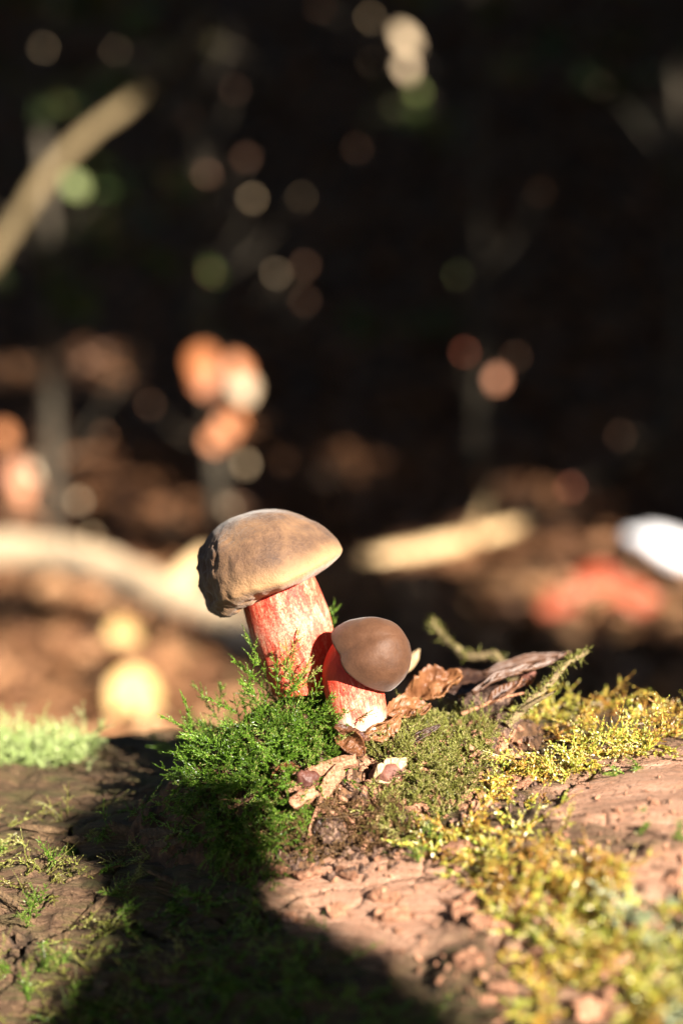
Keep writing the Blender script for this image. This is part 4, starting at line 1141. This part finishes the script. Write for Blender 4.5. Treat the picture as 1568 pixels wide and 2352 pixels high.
# ------------------------------------------------------------------ trees: trunks, and an added canopy shaped to shade everything but the flecks
TREES = [(150, -330), (250, -430), (380, -560), (780, -380), (640, -40), (-120, -480), (-330, -150), (-380, 330), (-120, 620), (230, 560), (480, 300), (760, 120), (60, -760), (860, -520), (-560, 620), (640, 720), (-620, -500)]
TLAB = ['beside the light gap behind the camera', 'with low limbs over the sunny gap', 'deep in the grove toward the sun', 'at the far edge of the sunward grove', 'right of the log', 'behind the viewpoint', 'left of the log', 'left on the forest floor behind the log', 'on the bank behind the large bolete', 'on the bank behind the small bolete', 'at the foot of the right bank', 'high on the right bank', 'farthest behind the viewpoint', 'at the outer edge toward the sun', 'far up the left bank', 'far up the right bank', 'at the outer left edge behind the viewpoint']
troots, tparts = [], []
for i, (x, y) in enumerate(TREES):
    r = np.random.default_rng(700 + i)
    b = np.array([x, y, float(ground_z(np.array(float(x)), np.array(float(y)))) - 8])
    t = thing('tree', b, 'dark barked forest tree with dense leafy crown ' + TLAB[i], 'tree', 'trees of the wood')
    H = 760 + r.uniform(-80, 120); rad = r.uniform(11, 20)
    c = curve([b, b + [r.normal(0, 8), r.normal(0, 8), H * .35], b + [r.normal(0, 20), r.normal(0, 20), H * .7], b + [r.normal(0, 30), r.normal(0, 30), H]], 40)
    if blocks(c, np.full(40, rad)).any(): print('TRUNK BLOCKS', i, x, y)
    rr = rad * np.interp(np.linspace(0, 1, 40), [0, .03, .1, 1], [1.7, 1.25, 1, .25])
    V, F = tube(c, rr, 18, .18, .06, i); part('trunk', t, V, F, M['trunk'], True)
    for j in range(7):
        u = r.integers(20, 38); d = unit([r.normal(), r.normal(), r.uniform(.15, .7)]); L = r.uniform(120, 230)
        q = curve([c[u], c[u] + d * L * .5, c[u] + d * L + [0, 0, 25]], 10)
        if blocks(q, np.full(10, 8.0)).any(): continue
        V, F = tube(q, np.linspace(rr[u] * .5, 1.2, 10), 8, .15, .1, j); part('limb', t, V, F, M['trunk'], True)
    troots.append(t); tparts.append([])
TX = np.array(TREES, float)

r = np.random.default_rng(90)
Cs, Ss, Ns = [], [], []
def add(C, S, N):
    Cs.append(C); Ss.append(S); Ns.append(N)
# added sunward leaf screen, several layers, big leaves then small leaves that hug the gaps
for size, step, layers in ((22, 11, 4), (10, 5.5, 3)):
    uu, vv_ = np.meshgrid(np.arange(-330, 960, step), np.arange(-130, 780, step), indexing='ij')
    for q in range(layers):
        u = uu.ravel() + r.uniform(-step, step, uu.size) * .6; v = vv_.ravel() + r.uniform(-step, step, uu.size) * .6
        w = r.uniform(380, 640, u.size) if size > 12 else r.uniform(400, 520, u.size)
        C = u[:, None] * SU + v[:, None] * SV + w[:, None] * SUN
        if size < 12:      # only needed near the gaps
            k = blocks(C, 26); C = C[k]
        add(C, np.full(len(C), float(size)) * r.uniform(.85, 1.2, len(C)), SUN + r.normal(0, .35, C.shape))
# added roof of leaves that keeps sky light out
n = 15000
C = np.stack([r.uniform(-900, 1000, n), r.uniform(-900, 1100, n), r.uniform(480, 760, n)], -1)
C[:, 2] += np.maximum(0, ground_z(C[:, 0], C[:, 1]) + 47) * .6
add(C, r.uniform(26, 44, n), Z + r.normal(0, .5, C.shape))
C = np.vstack(Cs); S = np.concatenate(Ss); N = np.vstack(Ns)
k = ~blocks(C, S * .42) & (C[:, 2] > ground_z(C[:, 0], C[:, 1]) + 25)
q = C - CAM; dpt = q @ FWD                                   # keep leaves off the viewpoint itself
k &= ~((np.linalg.norm(q, axis=1) < 110))
C, S, N = C[k], S[k], N[k]
own = np.argmin(((C[:, None, :2] - TX[None]) ** 2).sum(-1), 1)
for i, t in enumerate(troots):
    m = own == i
    if not m.any(): continue
    V, F, va = leaf_cloud(C[m], N[m], r.normal(size=(m.sum(), 3)), S[m], 800 + i)
    part('crown', t, V, F, M['canopy'], False, {'var': va}, kind='stuff')  # leaves placed for their shade, gaps cut toward the flecks

# added leafy shoot, out of view, sunward: leaves placed to shade the bark below the cushion
dark = [(400, 1900), (560, 1960), (660, 2010), (560, 2050), (820, 2195), (1000, 2352), (1180, 2520), (1180, 2700), (100, 2700), (260, 2400), (400, 2230), (430, 2130), (380, 2030), (310, 1960), (330, 1880)]
sx, sy = sample_poly(dark, 1300, 9)
dp = []
for a, b in zip(sx, sy):
    h = hit(a, b)
    if h is not None: dp.append(h[0])
dp = np.array(dp); w = r.uniform(60, 85, len(dp))
C = dp + SUN * w[:, None]
ed = np.array([min(math.hypot(a - x1, b - y1) for x1, y1 in lit_px[::7]) for a, b in zip(sx[:len(dp)], sy[:len(dp)])])
S = np.clip(ed * .0118 * .9, .55, 2.2) * r.uniform(.85, 1.15, len(dp))
hz = np.array([95.0, -150, 0]); hz[2] = float(ground_z(np.array(95.0), np.array(-150.0)))
t = thing('hazel_shoot', hz, 'leafy hazel shoot bending over the sunward side of the log', 'shrub')
cen = C.mean(0)
sc_ = curve([hz, hz + [-4, 8, 40], (hz + cen) / 2 + [8, -8, 22], cen + [2, -2, 3]], 30)
V, F = tube(sc_, np.linspace(1.0, .25, 30), 8, .1, .4, 1); part('stem', t, V, F, M['trunk'], True)
for j in range(14):
    p = C[r.integers(len(C))]; a = sc_[r.integers(18, 29)]
    V, F = tube(curve([a, (a + p) / 2 + [0, 0, 1], p], 8), np.linspace(.2, .08, 8), 5); part('twig', t, V, F, M['trunk'], True)
V, F, va = leaf_cloud(C, SUN + r.normal(0, .25, C.shape), r.normal(size=C.shape), S * 1.5, 830)
part('foliage', t, V, F, M['canopy'], False, {'var': va}, kind='stuff')

for o in scene.objects:
    if 'base' in o: del o['base']
